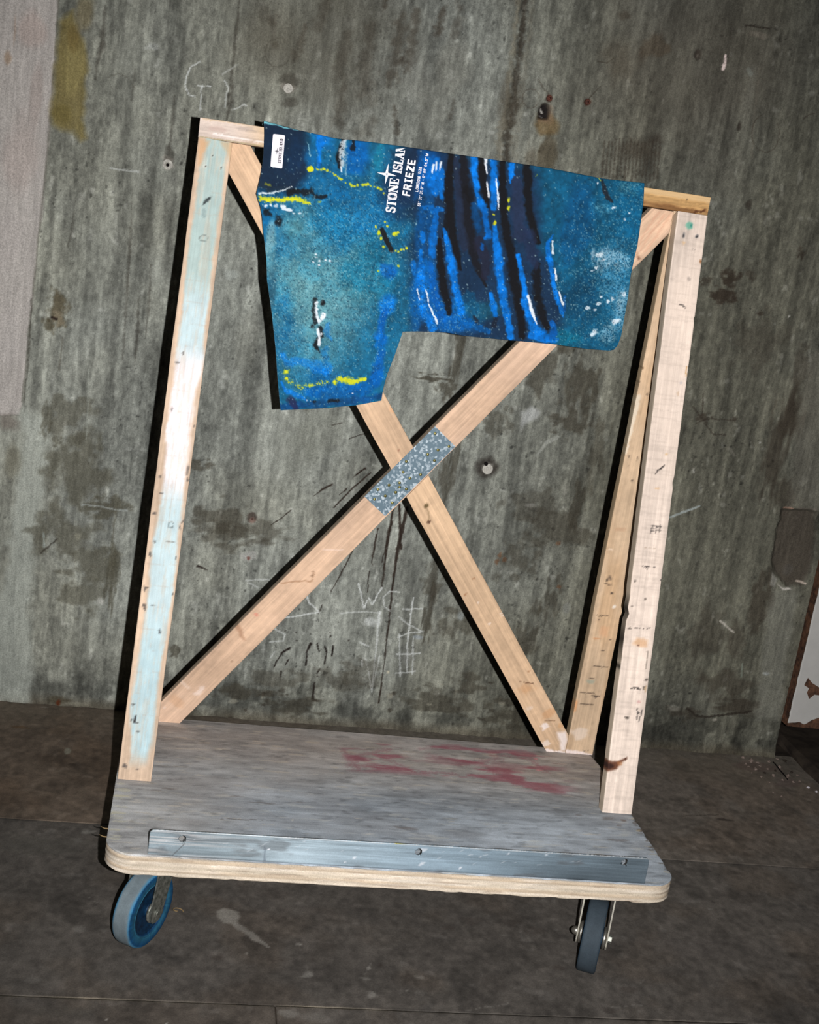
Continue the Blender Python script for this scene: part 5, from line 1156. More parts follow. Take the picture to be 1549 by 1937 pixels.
def paint_cloth(c):
    u, v = c.U, c.V
    hs = _hash(np.floor(u/0.0019), np.floor(v/0.0019), 3); hs2 = _hash(np.floor(u/0.0034), np.floor(v/0.0034), 9); n1 = fbm(u*18, v*18, 4, 3); n2 = fbm(u*70, v*70, 3, 9)
    A = zoomer(480, 230, 5.163); B = zoomer(480, 500, 5.163); Cc = zoomer(760, 270, 5.097); D = zoomer(980, 310, 5.236)
    NAVY = rgb(22, 34, 54); BLK = rgb(20, 19, 22); BR = rgb(2, 110, 204); BR2 = rgb(2, 88, 172); TEAL = rgb(22, 118, 150); GT = rgb(84, 150, 166); WH = rgb(228, 232, 238); YE = rgb(216, 214, 30)
    c.C *= (1 + .30*(n1 - .5) + .22*(n2 - .5))[:, None]
    U0, V0 = c.U.copy(), c.V.copy(); c.warp(2.0, 40, 3); c.warp(1.3, 200, 5, 2)
    # large fields
    c.blob((590, 400), 130, 110, rgb(12, 92, 142), .8, rough=.4)
    c.blob((600, 555), 135, 165, GT, .88, rough=.4, soft=.9); c.blob((560, 430), 70, 70, rgb(86, 142, 148), .7, rough=.5, soft=.9); c.blob((690, 520), 60, 90, TEAL, .55, rough=.5); c.blob((535, 640), 46, 80, rgb(8, 88, 138), .8, rough=.7, soft=.9); c.blob((512, 560), 12, 60, rgb(40, 80, 100), .6, rough=.8); c.blob((510, 450), 14, 30, rgb(150, 176, 180), .5, rough=.9); c.blob((640, 735), 100, 36, rgb(4, 84, 150), .8, rough=.6, soft=.9)
    c.blob((640, 430), 70, 60, rgb(14, 112, 160), .7, rough=.5, soft=.9); c.blob((510, 480), 18, 80, rgb(110, 160, 168), .45, rough=.6); c.blob((700, 400), 60, 60, rgb(8, 96, 150), .6, rough=.5)
    c.blob((765, 350), 60, 70, rgb(20, 38, 68), .85, rough=.4, soft=.7); c.blob((800, 300), 70, 40, NAVY, .8, rough=.4)
    c.poly([(480, 200), (578, 200), (584, 320), (572, 348), (560, 362), (480, 362)], NAVY, .9, 10, rough=8); c.blob((560, 290), 24, 40, rgb(16, 48, 84), .5, rough=.6)
    c.blob((612, 262), 30, 30, BR, .8, rough=.5); c.stroke([(606, 250), (604, 290), (602, 318)], [10, 6, 4], BR, .85, rough=.5); c.blob((672, 300), 38, 46, rgb(0, 84, 158), .8, rough=.5); c.blob((590, 300), 14, 26, rgb(8, 80, 130), .7, rough=.5); c.blob((716, 300), 14, 40, rgb(22, 112, 136), .7, rough=.6, dry=.3)
    # central dark ribs and bright strokes
    c.poly([(784, 278), (1000, 310), (1030, 320), (1040, 470), (1070, 560), (1060, 660), (780, 640), (776, 500)], rgb(24, 40, 66), .86, 14, rough=10)
    c.blob((810, 330), 34, 60, rgb(0, 92, 176), .8, rough=.5); c.blob((802, 420), 24, 80, rgb(4, 72, 130), .8, rough=.5); c.blob((800, 540), 34, 90, rgb(0, 96, 176), .85, rough=.4); c.blob((850, 600), 70, 40, rgb(0, 96, 180), .8, rough=.5); c.blob((900, 585), 50, 30, rgb(20, 88, 110), .6, rough=.6)
    S = c.stroke
    def ribs(pts, w, col, op=.95, rough=.35, soft=.45): S([Cc(*p) for p in pts], w, col, op, rough=rough, soft=soft, fr=.8)
    ribs([(250, 190), (300, 260), (320, 400), (320, 480)], [10, 15, 14, 9], BR, .9); ribs([(330, 180), (380, 330), (385, 520)], [8, 12, 6], BR, .9)
    ribs([(210, 620), (300, 640), (390, 640)], [4, 8, 5], BR, .7); ribs([(340, 640), (310, 800), (290, 1000), (300, 1080)], [6, 8, 9, 9], rgb(0, 104, 196), .85)
    ribs([(200, 880), (200, 940)], [6, 6], BR, .85); ribs([(180, 1050), (180, 1200), (190, 1400)], [4, 8, 9], BR, .9); ribs([(110, 1160), (110, 1260)], [6, 5], BR, .7); ribs([(270, 1180), (290, 1300), (330, 1500), (380, 1700)], [7, 8, 10, 10], BR2, .8)
    ribs([(180, 1500), (230, 1680), (300, 1800)], [8, 9, 8], BR, .85)
    # black ribs
    ribs([(470, 130), (455, 300), (450, 500), (470, 800), (520, 1040), (560, 1220)], [8, 10, 11, 11, 9, 3], BLK); ribs([(360, 930), (370, 1200), (400, 1400), (460, 1640)], [4, 9, 10, 6], BLK); ribs([(440, 700), (400, 900)], [8, 4], BLK, .8)
    ribs([(590, 140), (600, 400), (620, 650), (660, 950), (730, 1200), (810, 1380)], [9, 12, 12, 11, 9, 3], rgb(24, 24, 30)); ribs([(640, 460), (660, 540)], [12, 8], BLK, .8); ribs([(520, 160), (540, 420), (560, 760), (600, 1000)], [6, 8, 10, 12], rgb(34, 42, 62), .8)
    ribs([(760, 150), (770, 300), (800, 480), (830, 620)], [8, 9, 8, 3], BLK); ribs([(970, 190), (970, 420), (980, 640), (1010, 900), (1060, 1120), (1090, 1400), (1150, 1700), (1160, 1860)], [7, 9, 9, 10, 11, 11, 10, 9], BLK)
    ribs([(730, 950), (800, 1100), (800, 1300)], [12, 14, 8], rgb(34, 34, 50), .8, .5); ribs([(700, 1680), (740, 1770)], [4, 6], rgb(30, 32, 44), .8); ribs([(900, 1700), (890, 1760)], [6, 6], rgb(24, 28, 40), .8)
    ribs([(1100, 350), (1110, 600), (1130, 900)], [12, 16, 14], rgb(38, 48, 74), .8, .4)
    # bright ribs
    ribs([(690, 150), (690, 280), (720, 400), (730, 500)], [8, 8, 8, 4], BR); ribs([(730, 510), (770, 600), (800, 660)], [5, 11, 8], BR); ribs([(790, 640), (810, 780), (830, 900), (790, 920)], [6, 7, 7, 3], rgb(0, 100, 190), .9); ribs([(690, 600), (720, 740), (740, 840)], [7, 9, 7], rgb(6, 70, 126), .7, .6)
    ribs([(880, 170), (890, 400), (880, 640)], [8, 10, 6], BR); ribs([(890, 800), (900, 940), (930, 1120), (950, 1300), (980, 1500), (1030, 1750), (1050, 1880)], [5, 9, 11, 11, 10, 9, 8], BR)
    ribs([(400, 820), (430, 940), (460, 1100), (500, 1280), (520, 1420), (570, 1640)], [2, 7, 9, 10, 9, 8], BR); ribs([(1060, 210), (1060, 300), (1045, 390)], [8, 7, 2], BR); ribs([(1110, 1090), (1140, 1200)], [4, 5], BR, .9); ribs([(860, 1450), (880, 1560), (900, 1660)], [4, 8, 6], BR); ribs([(770, 980), (770, 1020)], [4, 4], BR2, .8)
    ribs([(560, 1700), (700, 1760), (840, 1820)], [10, 10, 6], rgb(0, 92, 170), .7, .6); ribs([(640, 1500), (700, 1600)], [14, 10], rgb(14, 88, 130), .6, .7)
    def rd(pts, w, col, op=.95, rough=.35, soft=.45): S([D(*p) for p in pts], w, col, op, rough=rough, soft=soft, fr=.8)
    # right half: deep teal with spray
    c.poly([(1014, 300), (1230, 340), (1230, 700), (1060, 700), (1074, 600), (1050, 520), (1024, 470)], rgb(14, 80, 112), .9, 12, rough=10); c.blob((1090, 420), 50, 90, rgb(8, 76, 124), .6, rough=.5); c.blob((1100, 560), 40, 70, rgb(12, 62, 92), .7, rough=.5); c.blob((1070, 640), 40, 26, rgb(10, 104, 130), .7, rough=.6); c.blob((1190, 400), 40, 70, rgb(12, 96, 138), .6, rough=.5)
    c.blob((1160, 520), 66, 100, rgb(70, 140, 176), .65, rough=.6, dry=.35, soft=.9); c.blob((1180, 590), 44, 70, rgb(120, 176, 204), .65, rough=.6, dry=.35, soft=.9); c.blob((1150, 628), 34, 26, rgb(140, 184, 204), .65, rough=.7, dry=.4); c.blob((1160, 492), 40, 30, rgb(160, 198, 216), .62, rough=.7, dry=.45); c.blob((1195, 356), 30, 16, rgb(100, 165, 180), .5, rough=.7, dry=.5); c.blob((1140, 395), 40, 10, rgb(90, 155, 180), .45, rough=.7, dry=.5)
    rd([(90, 30), (90, 250), (110, 480), (150, 650), (190, 780)], [9, 10, 10, 9, 6], BLK); rd([(190, 990), (180, 1100), (190, 1250), (170, 1330)], [5, 11, 12, 6], BLK, .9, .5); rd([(200, 1330), (230, 1500), (280, 1620)], [9, 10, 6], BLK, .9); rd([(100, 700), (130, 900), (170, 1000)], [14, 16, 10], rgb(34, 44, 72), .7, .5)
    rd([(0, 900), (20, 1020), (50, 1200), (60, 1360), (110, 1520), (170, 1640), (260, 1720)], [3, 5, 7, 9, 10, 12, 12], BR); rd([(330, 1560), (350, 1660), (320, 1740)], [6, 10, 8], BR2, .9); rd([(120, 1700), (250, 1740), (380, 1740)], [8, 8, 6], BR, .9)
    rd([(345, 700), (300, 800), (305, 940), (330, 1080), (360, 1240), (400, 1380), (440, 1510)], [1.5, 6, 8, 6, 6, 6, 3], BR); rd([(460, 1310), (450, 1450)], [3, 4], BR2, .7)
    rd([(830, 155), (850, 250), (890, 330), (930, 370)], [3, 4.5, 6, 3], rgb(30, 34, 42), .92)
    # white touches
    for q, w in (([(300, 215), (290, 290)], [3.5, 1.5]), ([(330, 190), (325, 265)], [2.5, 1]), ([(370, 190), (360, 270)], [3, 1]), ([(155, 1410), (175, 1520)], [2, 1]), ([(235, 1420), (260, 1530), (300, 1640), (340, 1735)], [2, 1.4, 1.6, 3]), ([(800, 160), (815, 300)], [3, 1.5]), ([(820, 380), (835, 520)], [2, 2.4]), ([(910, 350), (925, 560), (930, 650)], [1.6, 2.4, 1])): ribs(q, w, WH, .92, .3)
    for q, w in (([(345, 770), (345, 890)], [1.6, 2.4]), ([(360, 1040), (375, 1145)], [1.4, 2.6]), ([(405, 1270), (440, 1390)], [1.4, 3]), ([(95, 1310), (130, 1450), (180, 1590)], [3.4, 4, 1])): rd(q, w, WH, .95, .25)
    for a, b, r, s in ((800, 900, 8, 7), (770, 1030, 5, 3.5), (840, 950, 7, 3), (735, 1060, 4, 2), (890, 995, 2.6, 2.6), (795, 1390, 6, 4), (690, 1425, 5, 4.5), (765, 1440, 5, 2.4), (935, 1335, 6, 4.5), (890, 1365, 6, 4), (1040, 1290, 5, 7), (820, 1320, 4, 2.4), (1050, 550, 4, 2.6), (785, 190, 2.4, 3), (940, 440, 6, 3), (1100, 480, 3, 2), (960, 1560, 12, 8), (760, 1680, 9, 8)): c.blob(D(a, b), r, s, WH, .85, ang=.5, rough=.7)
    c.blob(D(740, 880), 6, 14, rgb(170, 190, 205), .6, rough=.7); c.blob(D(860, 900), 20, 14, rgb(150, 185, 205), .55, rough=.8, dry=.4); c.blob(D(1020, 1340), 14, 26, rgb(150, 185, 205), .5, rough=.8, dry=.4)
    S([D(790, 130), D(815, 165)], [1, 1.6], rgb(200, 200, 50), .8); S([D(185, 100), D(165, 130)], .8, rgb(130, 150, 60), .7)
    # black and white flash in the upper middle, left-leg figure
    S([A(880, 160), A(830, 340), A(840, 440)], [5, 7, 4], BLK, .9, rough=.5); S([A(975, 170), A(970, 270)], [3, 5], BLK, .85, rough=.6); S([A(905, 160), A(870, 230), A(860, 330), A(860, 450)], [3, 7, 6, 3], rgb(196, 206, 212), .85, rough=.6, dry=.18); S([A(900, 250), A(890, 400), A(895, 520)], [5, 5, 3], rgb(140, 170, 180), .6, rough=.8, dry=.35); c.blob(A(908, 165), 4, 3, WH, .9); S([A(850, 440), A(855, 480)], 2.4, WH, .85)
    S([A(530, 220), A(545, 330)], 1.2, rgb(120, 170, 190), .8, rough=.5)
    S([B(600, 340), B(590, 470), B(600, 560)], 6, BLK, .85, rough=.5); S([B(615, 370), B(615, 470), B(640, 570)], [3.4, 4, 3], WH, .95, rough=.5); c.blob(B(680, 495), 7, 7, WH, .9, rough=.7); S([B(690, 480), B(650, 550)], 3.6, WH, .9, rough=.5); c.blob(B(672, 380), 6, 8, BLK, .95, rough=.3)
    c.blob(B(570, 600), 6, 7, BLK, .85, rough=.5); S([B(650, 610), B(655, 700), B(600, 790), B(640, 860)], [5, 7, 6, 3], BLK, .9, rough=.5); S([B(625, 630), B(640, 720), B(640, 780)], [3, 4, 4], WH, .95, rough=.5); c.blob(B(660, 680), 3, 4, WH, .85); S([B(715, 590), B(720, 680), B(760, 740)], [6, 8, 5], BR, .8, rough=.5)
    # left edge arc of black, white and yellow
    S([A(60, 590), A(150, 660), A(300, 640), A(400, 690)], 5, rgb(28, 44, 60), .8, rough=.8); S([A(340, 700), A(440, 680), A(560, 700), A(640, 740), A(690, 725)], [6, 7, 7, 6, 4], BLK, .85, rough=.8); S([A(45, 700), A(180, 695), A(280, 670), A(370, 635)], [2.6, 2, 1, .8], rgb(214, 224, 228), .9, rough=.3)
    S([A(60, 750), A(150, 765), A(300, 770), A(400, 755), A(470, 775), A(540, 800)], [5, 5, 4.5, 5, 4.4, 3], YE, .9, rough=.9, fr=1.1); S([A(120, 770), A(260, 765), A(420, 770)], [3, 2, 3], YE, .85, rough=.6); S([A(110, 600), A(160, 620)], 2.4, rgb(150, 150, 40), .7, rough=.8); c.blob(A(640, 780), 4, 2, YE, .6, rough=.8)
    for a, b, r in ((110, 820, 5), (160, 820, 4), (215, 830, 5), (290, 835, 6), (330, 855, 6), (365, 860, 4), (390, 890, 2.6), (440, 890, 3), (480, 920, 2)): c.blob(A(a, b), r, r*.8, WH, .9, rough=.7)
    c.blob(A(120, 880), 8, 9, BLK, .85, rough=.6); c.blob(A(160, 910), 6, 5, BLK, .8, rough=.6); c.blob(A(245, 980), 9, 9, BLK, .85, rough=.6); c.blob(A(240, 930), 6, 5, BLK, .7, rough=.6)
    for a, b, r in ((612, 1288, 3), (612, 1320, 2.4), (587, 1365, 2.4), (645, 1362, 2.6), (640, 1400, 2.8), (705, 1355, 2.6), (740, 1365, 3.2)): c.blob(A(a, b), r, r*.85, WH, .95, rough=.4)
    # yellow dotted line
    c.blob(A(552, 460), 6.6, 6.6, YE, .97, rough=.15, soft=.25)
    for a, b, r in ((625, 462, 3.4), (655, 465, 2.6), (685, 462, 3.6), (715, 468, 2.4), (745, 485, 2), (770, 505, 2), (787, 525, 3.4), (812, 538, 2.4), (830, 552, 3.8), (850, 560, 3), (890, 595, 1.5), (935, 605, 3.4), (955, 622, 4), (985, 622, 3.4), (1015, 612, 3.4), (1070, 620, 3.6), (1095, 615, 3.6), (1120, 610, 3.4), (1145, 622, 2.4), (1175, 632, 2.2), (1210, 645, 3), (1238, 657, 3.6), (1275, 697, 2.2)): c.blob(A(a, b), r*1.1, r*.9, YE, .9, rough=.5)
    for a, b, r, s in ((1282, 978, 2.8, 3.2), (1306, 1020, 2.6, 3.4), (1192, 1035, 3, 4), (1222, 1088, 4.4, 5.4), (1245, 1145, 3.4, 5.4), (1378, 1102, 6.4, 5), (1405, 1085, 3, 3), (1268, 1222, 3.2, 2.8), (1380, 1255, 2.4, 2.4), (1410, 1265, 3.4, 3), (1440, 1245, 3.4, 3), (1465, 1240, 2.6, 2.4), (1495, 1228, 3.8, 3.4), (1410, 1413, 4, 3), (1212, 1458, 2.6, 2.6)): c.blob(A(a, b), r, s, YE, .93, rough=.35)
    S([A(1255, 1060), A(1300, 1170), A(1340, 1260)], [5, 6, 4.4], rgb(26, 26, 28), .97, rough=.2, soft=.3)
    for a, b, r, s in ((1025, 555, 2.6, 6), (1032, 628, 2.8, 6), (880, 695, 3, 2.4), (890, 770, 3, 6)): c.blob(Cc(a, b), r, s, YE, .92, rough=.4)
    # lower left leg
    c.blob(B(1310, 60), 20, 18, BR2, .85, rough=.4); c.blob(B(1320, 400), 22, 24, BR, .85, rough=.4); S([B(1290, 480), B(1240, 600), B(1230, 700)], [10, 8, 14], BR2, .85, rough=.5); c.blob(B(1240, 760), 16, 18, BR, .85, rough=.4); S([B(1240, 880), B(1210, 1000), B(1180, 1140)], [12, 14, 14], BR2, .85, rough=.4)
    S([B(280, 880), B(330, 960), B(430, 950), B(560, 1000), B(720, 1030)], [6, 10, 11, 14, 12], BR, .8, rough=.6); S([B(700, 850), B(690, 960)], 10, rgb(0, 96, 170), .7, rough=.6); S([B(270, 1150), B(320, 1230), B(420, 1280), B(520, 1320)], [3, 6, 6, 3], BR, .9, rough=.4); S([B(560, 1250), B(800, 1250), B(1100, 1200), B(1240, 1100)], [14, 16, 18, 14], rgb(0, 92, 172), .7, rough=.6); S([B(260, 1390), B(500, 1370), B(800, 1350), B(1240, 1290)], [6, 9, 10, 9], rgb(8, 64, 122), .75, rough=.6)
    S([B(360, 1320), B(410, 1390)], 8, rgb(32, 34, 70), .85, rough=.6); c.blob(B(590, 1340), 7, 4, BLK, .8, rough=.6); S([B(730, 1330), B(820, 1330)], 4.4, BLK, .85, rough=.5)
    c.blob(B(315, 1050), 7.5, 6.5, YE, .95, rough=.6); c.blob(B(320, 1115), 4.6, 4.6, YE, .95, rough=.5); S([B(330, 1130), B(400, 1180), B(480, 1195), B(600, 1175), B(720, 1140)], 5, YE, .75, rough=.9, dry=.62); c.blob(B(785, 1150), 8, 6.5, YE, .95, rough=.5, ang=-.6); S([B(840, 1120), B(930, 1130), B(1000, 1135), B(1090, 1120)], [7, 7, 6, 3.4], YE, .92, rough=.7, fr=1.0); c.blob(B(555, 1190), 5, 4, YE, .7, rough=.8)
    c.blob(B(962, 1252), 2.4, 2, WH, .9); c.blob(B(520, 1322), 2, 2, WH, .9)
    c.stroke([(500, 231), (522, 236.5), (545, 243)], [3.6, 2.6, 1], rgb(120, 192, 204), .95, rough=.3); c.stroke([(540, 240), (566, 246.5)], 1, rgb(110, 180, 196), .85)
    mt = fbm(u*55, v*55, 4, 21); m2 = fbm(u*160, v*160, 2, 27); blu_ = np.clip((c.C[:, 2] - c.C[:, 0])*3, 0, 1); c.C *= (1 + blu_*(.42*(mt - .5) + .34*(m2 - .5)))[:, None]
    gl = cl(600, 560); gm = np.exp(-(((u - gl[0])/.11)**2 + ((v - gl[1])/.15)**2))*blu_*sstep(.42, .62, fbm(u*24, v*24, 4, 63)); c.C = c.C*(1 - .45*gm[:, None]) + rgb(112, 150, 150)*.45*gm[:, None]
    # speckle: pale and dark flicks where the spray is dense
    q = cl(600, 560); dl = np.exp(-(((u - q[0])/.13)**2 + ((v - q[1])/.17)**2)); q = cl(1150, 520); dr = np.exp(-(((u - q[0])/.10)**2 + ((v - q[1])/.17)**2)); q = cl(850, 600); dc = np.exp(-(((u - q[0])/.10)**2 + ((v - q[1])/.06)**2)); q = cl(700, 430); dm = np.exp(-(((u - q[0])/.10)**2 + ((v - q[1])/.09)**2))
    den = np.clip(.9*dl + .8*dr + .45*dc + .5*dm, 0, 1)
    u, v = U0, V0
    cold = 1 - sstep(.10, .0, (c.C[:, 2] - c.C[:, 0]))      # leave the yellow, white and black marks clean
    den = den*np.clip(cold, 0, 1)
    lite = (hs > 1 - .24*den)*(.20 + .55*hs2); dark = (hs < .26*den)*(.3 + .55*hs2)
    c.C = c.C*(1 - .55*lite[:, None]) + rgb(170, 205, 205)*.55*lite[:, None]; c.C = c.C*(1 - .6*dark[:, None]) + rgb(14, 44, 66)*.6*dark[:, None]
    far = (hs > .9965)*.35*(cold > .5); c.C = c.C*(1 - far[:, None]) + rgb(190, 215, 215)*far[:, None]
    c.C = c.C*np.where(c.C.max(1) > .8, .98, .95)[:, None]; c.U, c.V = U0, V0
cloth = build_cloth()

# ---- printed lettering, in strokes: (points, width) on a cap height of 1
def arc(cx, cy, rx, ry, a0, a1, n=14): return [(cx + rx*math.cos(math.radians(a0 + (a1 - a0)*i/n)), cy + ry*math.sin(math.radians(a0 + (a1 - a0)*i/n))) for i in range(n+1)]
TK, TN, SF = .21, .09, .085
SERIF = {
 'S': (.62, [(arc(.31, .74, .20, .215, 20, 270) + arc(.31, .27, .22, .225, 90, -160), .15), ([(.52, .68), (.52, .98)], .08), ([(.07, .33), (.07, .02)], .08)]),
 'T': (.72, [([(.36, .04), (.36, .96)], TK), ([(.03, .95), (.69, .95)], SF), ([(.05, .97), (.05, .70)], .07), ([(.67, .97), (.67, .70)], .07), ([(.20, .04), (.52, .04)], SF)]),
 'O': (.80, [(arc(.40, .5, .28, .44, 60, -60), TK), (arc(.40, .5, .28, .44, 120, 240), TK), (arc(.40, .5, .30, .455, 50, 130), TN), (arc(.40, .5, .30, .455, 230, 310), TN)]),
 'N': (.84, [([(.15, .04), (.15, .96)], TN), ([(.69, .0), (.69, .96)], TN), ([(.13, .95), (.69, .06)], TK), ([(.02, .95), (.24, .95)], SF), ([(.02, .04), (.29, .04)], SF), ([(.55, .95), (.83, .95)], SF)]),
 'E': (.68, [([(.19, .04), (.19, .96)], TK), ([(.04, .95), (.60, .95)], SF), ([(.04, .04), (.62, .04)], SF), ([(.2, .5), (.46, .5)], SF), ([(.59, .98), (.59, .72)], .07), ([(.61, .02), (.61, .30)], .07), ([(.46, .38), (.46, .63)], .07)]),
 'I': (.40, [([(.20, .04), (.20, .96)], TK), ([(.03, .95), (.37, .95)], SF), ([(.03, .04), (.37, .04)], SF)]),
 'L': (.64, [([(.19, .04), (.19, .96)], TK), ([(.04, .95), (.36, .95)], SF), ([(.04, .04), (.58, .04)], SF), ([(.57, .02), (.57, .32)], .07)]),
 'A': (.80, [([(.40, .97), (.16, .04)], TN), ([(.38, .97), (.62, .04)], TK), ([(.23, .33), (.52, .33)], SF), ([(.03, .04), (.30, .04)], SF), ([(.46, .04), (.78, .04)], SF)]),
 'D': (.80, [([(.19, .04), (.19, .96)], TK), (arc(.30, .5, .38, .44, 70, -70), TK), ([(.04, .95), (.45, .95)], SF), ([(.04, .04), (.45, .04)], SF)]),
 ' ': (.32, [])}
B_ = .19
SANS = {
 'F': (.70, [([(.12, 0), (.12, 1)], B_), ([(.04, .91), (.62, .91)], B_), ([(.1, .50), (.54, .50)], B_)]),
 'R': (.76, [([(.12, 0), (.12, 1)], B_), ([(.05, .91), (.38, .91)] + arc(.38, .71, .20, .20, 90, -90) + [(.1, .51)], .17), ([(.34, .50), (.62, .0)], B_)]),
 'I': (.66, [([(.33, 0), (.33, 1)], B_), ([(.08, .92), (.58, .92)], .16), ([(.08, .08), (.58, .08)], .16)]),
 'E': (.72, [([(.13, 0), (.13, 1)], B_), ([(.05, .91), (.64, .91)], B_), ([(.1, .50), (.58, .50)], B_), ([(.05, .09), (.66, .09)], B_)]),
 'Z': (.76, [([(.06, .91), (.68, .91)], B_), ([(.60, .90), (.12, .10)], .20), ([(.04, .09), (.70, .09)], B_)]),
 'L': (.62, [([(.12, 0), (.12, 1)], B_), ([(.05, .09), (.56, .09)], B_)]),
 'O': (.78, [(arc(.37, .5, .26, .40, 0, 360, 18), B_)]), '0': (.66, [(arc(.31, .5, .21, .40, 0, 360, 18), B_)]),
 'N': (.80, [([(.12, 0), (.12, 1)], B_), ([(.64, 0), (.64, 1)], B_), ([(.12, .96), (.64, .04)], B_)]),
 'D': (.76, [([(.12, 0), (.12, 1)], B_), ([(.1, .91), (.28, .91)] + arc(.30, .5, .30, .41, 90, -90) + [(.1, .09)], B_)]),
 'W': (1.0, [([(.06, 1), (.26, .03), (.48, .9), (.70, .03), (.90, 1)], B_)]),
 '1': (.46, [([(.28, 0), (.28, 1), (.06, .78)], B_)]), '2': (.66, [(arc(.31, .70, .22, .21, 160, -20) + [(.06, .09), (.58, .09)], B_)]),
 '3': (.66, [(arc(.28, .71, .22, .20, 150, -90) + arc(.28, .29, .25, .21, 90, -150), B_)]), '4': (.70, [([(.48, 0), (.48, .95), (.06, .28), (.64, .28)], B_)]),
 '5': (.66, [([(.54, .91), (.14, .91), (.11, .52)] + arc(.28, .32, .25, .24, 110, -150), B_)]), '6': (.66, [(arc(.31, .30, .22, .22, 0, 360, 16), B_), ([(.12, .36), (.18, .66), (.46, .94)], B_)]),
 '9': (.66, [(arc(.31, .70, .22, .22, 0, 360, 16), B_), ([(.50, .64), (.44, .34), (.18, .06)], B_)]),
 '.': (.30, [([(.13, 0), (.13, .16)], .20)]), '-': (.50, [([(.06, .5), (.42, .5)], .16)]), "'": (.26, [([(.12, .72), (.12, 1)], .16)]), '"': (.44, [([(.10, .72), (.10, 1)], .15), ([(.32, .72), (.32, 1)], .15)]), '\u00b0': (.44, [(arc(.20, .82, .12, .12, 0, 360, 10), .12)]), ' ': (.34, [])}
def drape(x, h):
    """a point of the cloth front by (x, height along the drape)"""
    k = float(np.interp(x, A_TOP[:, 0], A_TOP[:, 1]))
    if h <= k - .0005: return (x, float(cloth_y(np.array(x), np.array(h))) - .0005, h)
    return (x, float(cloth_y(np.array(x), np.array(k))) - .0003 + (h - k), k + .0006)
def lettering(name, text, font, p0, p1, cap_px, mat, parent, track=.04, offs=0.0):
    """baseline from p0 to p1 (photograph pixels), letters standing to the left of it"""
    a = np.array(cl(*p0)); b = np.array(cl(*p1)); d = b - a; L = np.linalg.norm(d); d /= L; up = np.array((-d[1], d[0]))
    cap = cap_px/985.0; adv = sum(font[ch][0] + track for ch in text) - track; sx = L/adv
    m = MB(); x = 0.0; n = 0
    for ch in text:
        w, strokes = font[ch]
        for pts, sw in strokes:
            n += 1; e = 0.00002*(n % 5) + offs
            P = np.array([a + d*((x + q[0])*sx) + up*(q[1]*cap) for q in pts])
            for i in range(len(P) - 1):
                t = P[i+1] - P[i]; l = np.linalg.norm(t)
                if l < 1e-7: continue
                t /= l; nn = np.array((-t[1], t[0])); f = sw*.5*(abs(nn @ d)*sx + abs(nn @ up)*cap); ex = min(f*.35, l*.3) if len(P) > 2 else 0
                q = [P[i] - t*ex + nn*f, P[i] - t*ex - nn*f, P[i+1] + t*ex - nn*f, P[i+1] + t*ex + nn*f]
                V = []
                for s in q:
                    X, Y, Z = drape(s[0], s[1]); V.append((X, Y - e, Z))
                m.add(V, [(0, 1, 2, 3)])
        x += w + track
    return obj(name, m.mesh(name), mat, parent)
def star(name, c, tips, mat, parent, waist=.17, offs=0.0, gap=True):
    C0 = np.array(cl(*c)); T = [np.array(cl(*t)) for t in tips]; m = MB()
    for i, t in enumerate(T):
        s1 = C0 + (T[(i+1) % 4] - C0)*waist + (t - C0)*waist*.6; s2 = C0 + (T[(i-1) % 4] - C0)*waist + (t - C0)*waist*.6
        for sd, k in ((s1, 1.0), (s2, .55)):
            q = [C0 + (t - C0)*.03, C0 + (t - C0)*.98, sd*k + (C0 + (t - C0)*.25)*(1 - k)]
            m.add([(lambda p: (p[0], p[1] - .0001 - offs, p[2]))(drape(*w)) for w in q], [(0, 1, 2)])
    return obj(name, m.mesh(name), mat, parent)
lettering('lettering', 'STONE', SERIF, (746.6, 403.2), (754.9, 338.4), 17.2, M_WHITEINK, cloth, .0)
lettering('lettering', 'ISLAND', SERIF, (758.6, 329.2), (769.3, 263.0), 17.0, M_WHITEINK, cloth, .0)
lettering('lettering', 'FRIEZE', SANS, (775.0, 371.8), (786.4, 302.6), 14.8, M_WHITEINK, cloth, .06)
lettering('lettering', "LONDON '026", SANS, (790.6, 363.2), (797.8, 315.8), 5.6, M_WHITEINK, cloth, .08)
lettering('lettering', "51\u00b0 31' 31.0\" N - 0\u00b0 09' 04.5\" W", SANS, (794.6, 390.5), (810.6, 290.6), 5.2, M_WHITEINK, cloth, .12)
star('compass_star', (731.2, 329.6), ((734.6, 308.8), (712.4, 326.3), (727.8, 349.8), (750.6, 333.0)), M_WHITEINK, cloth)
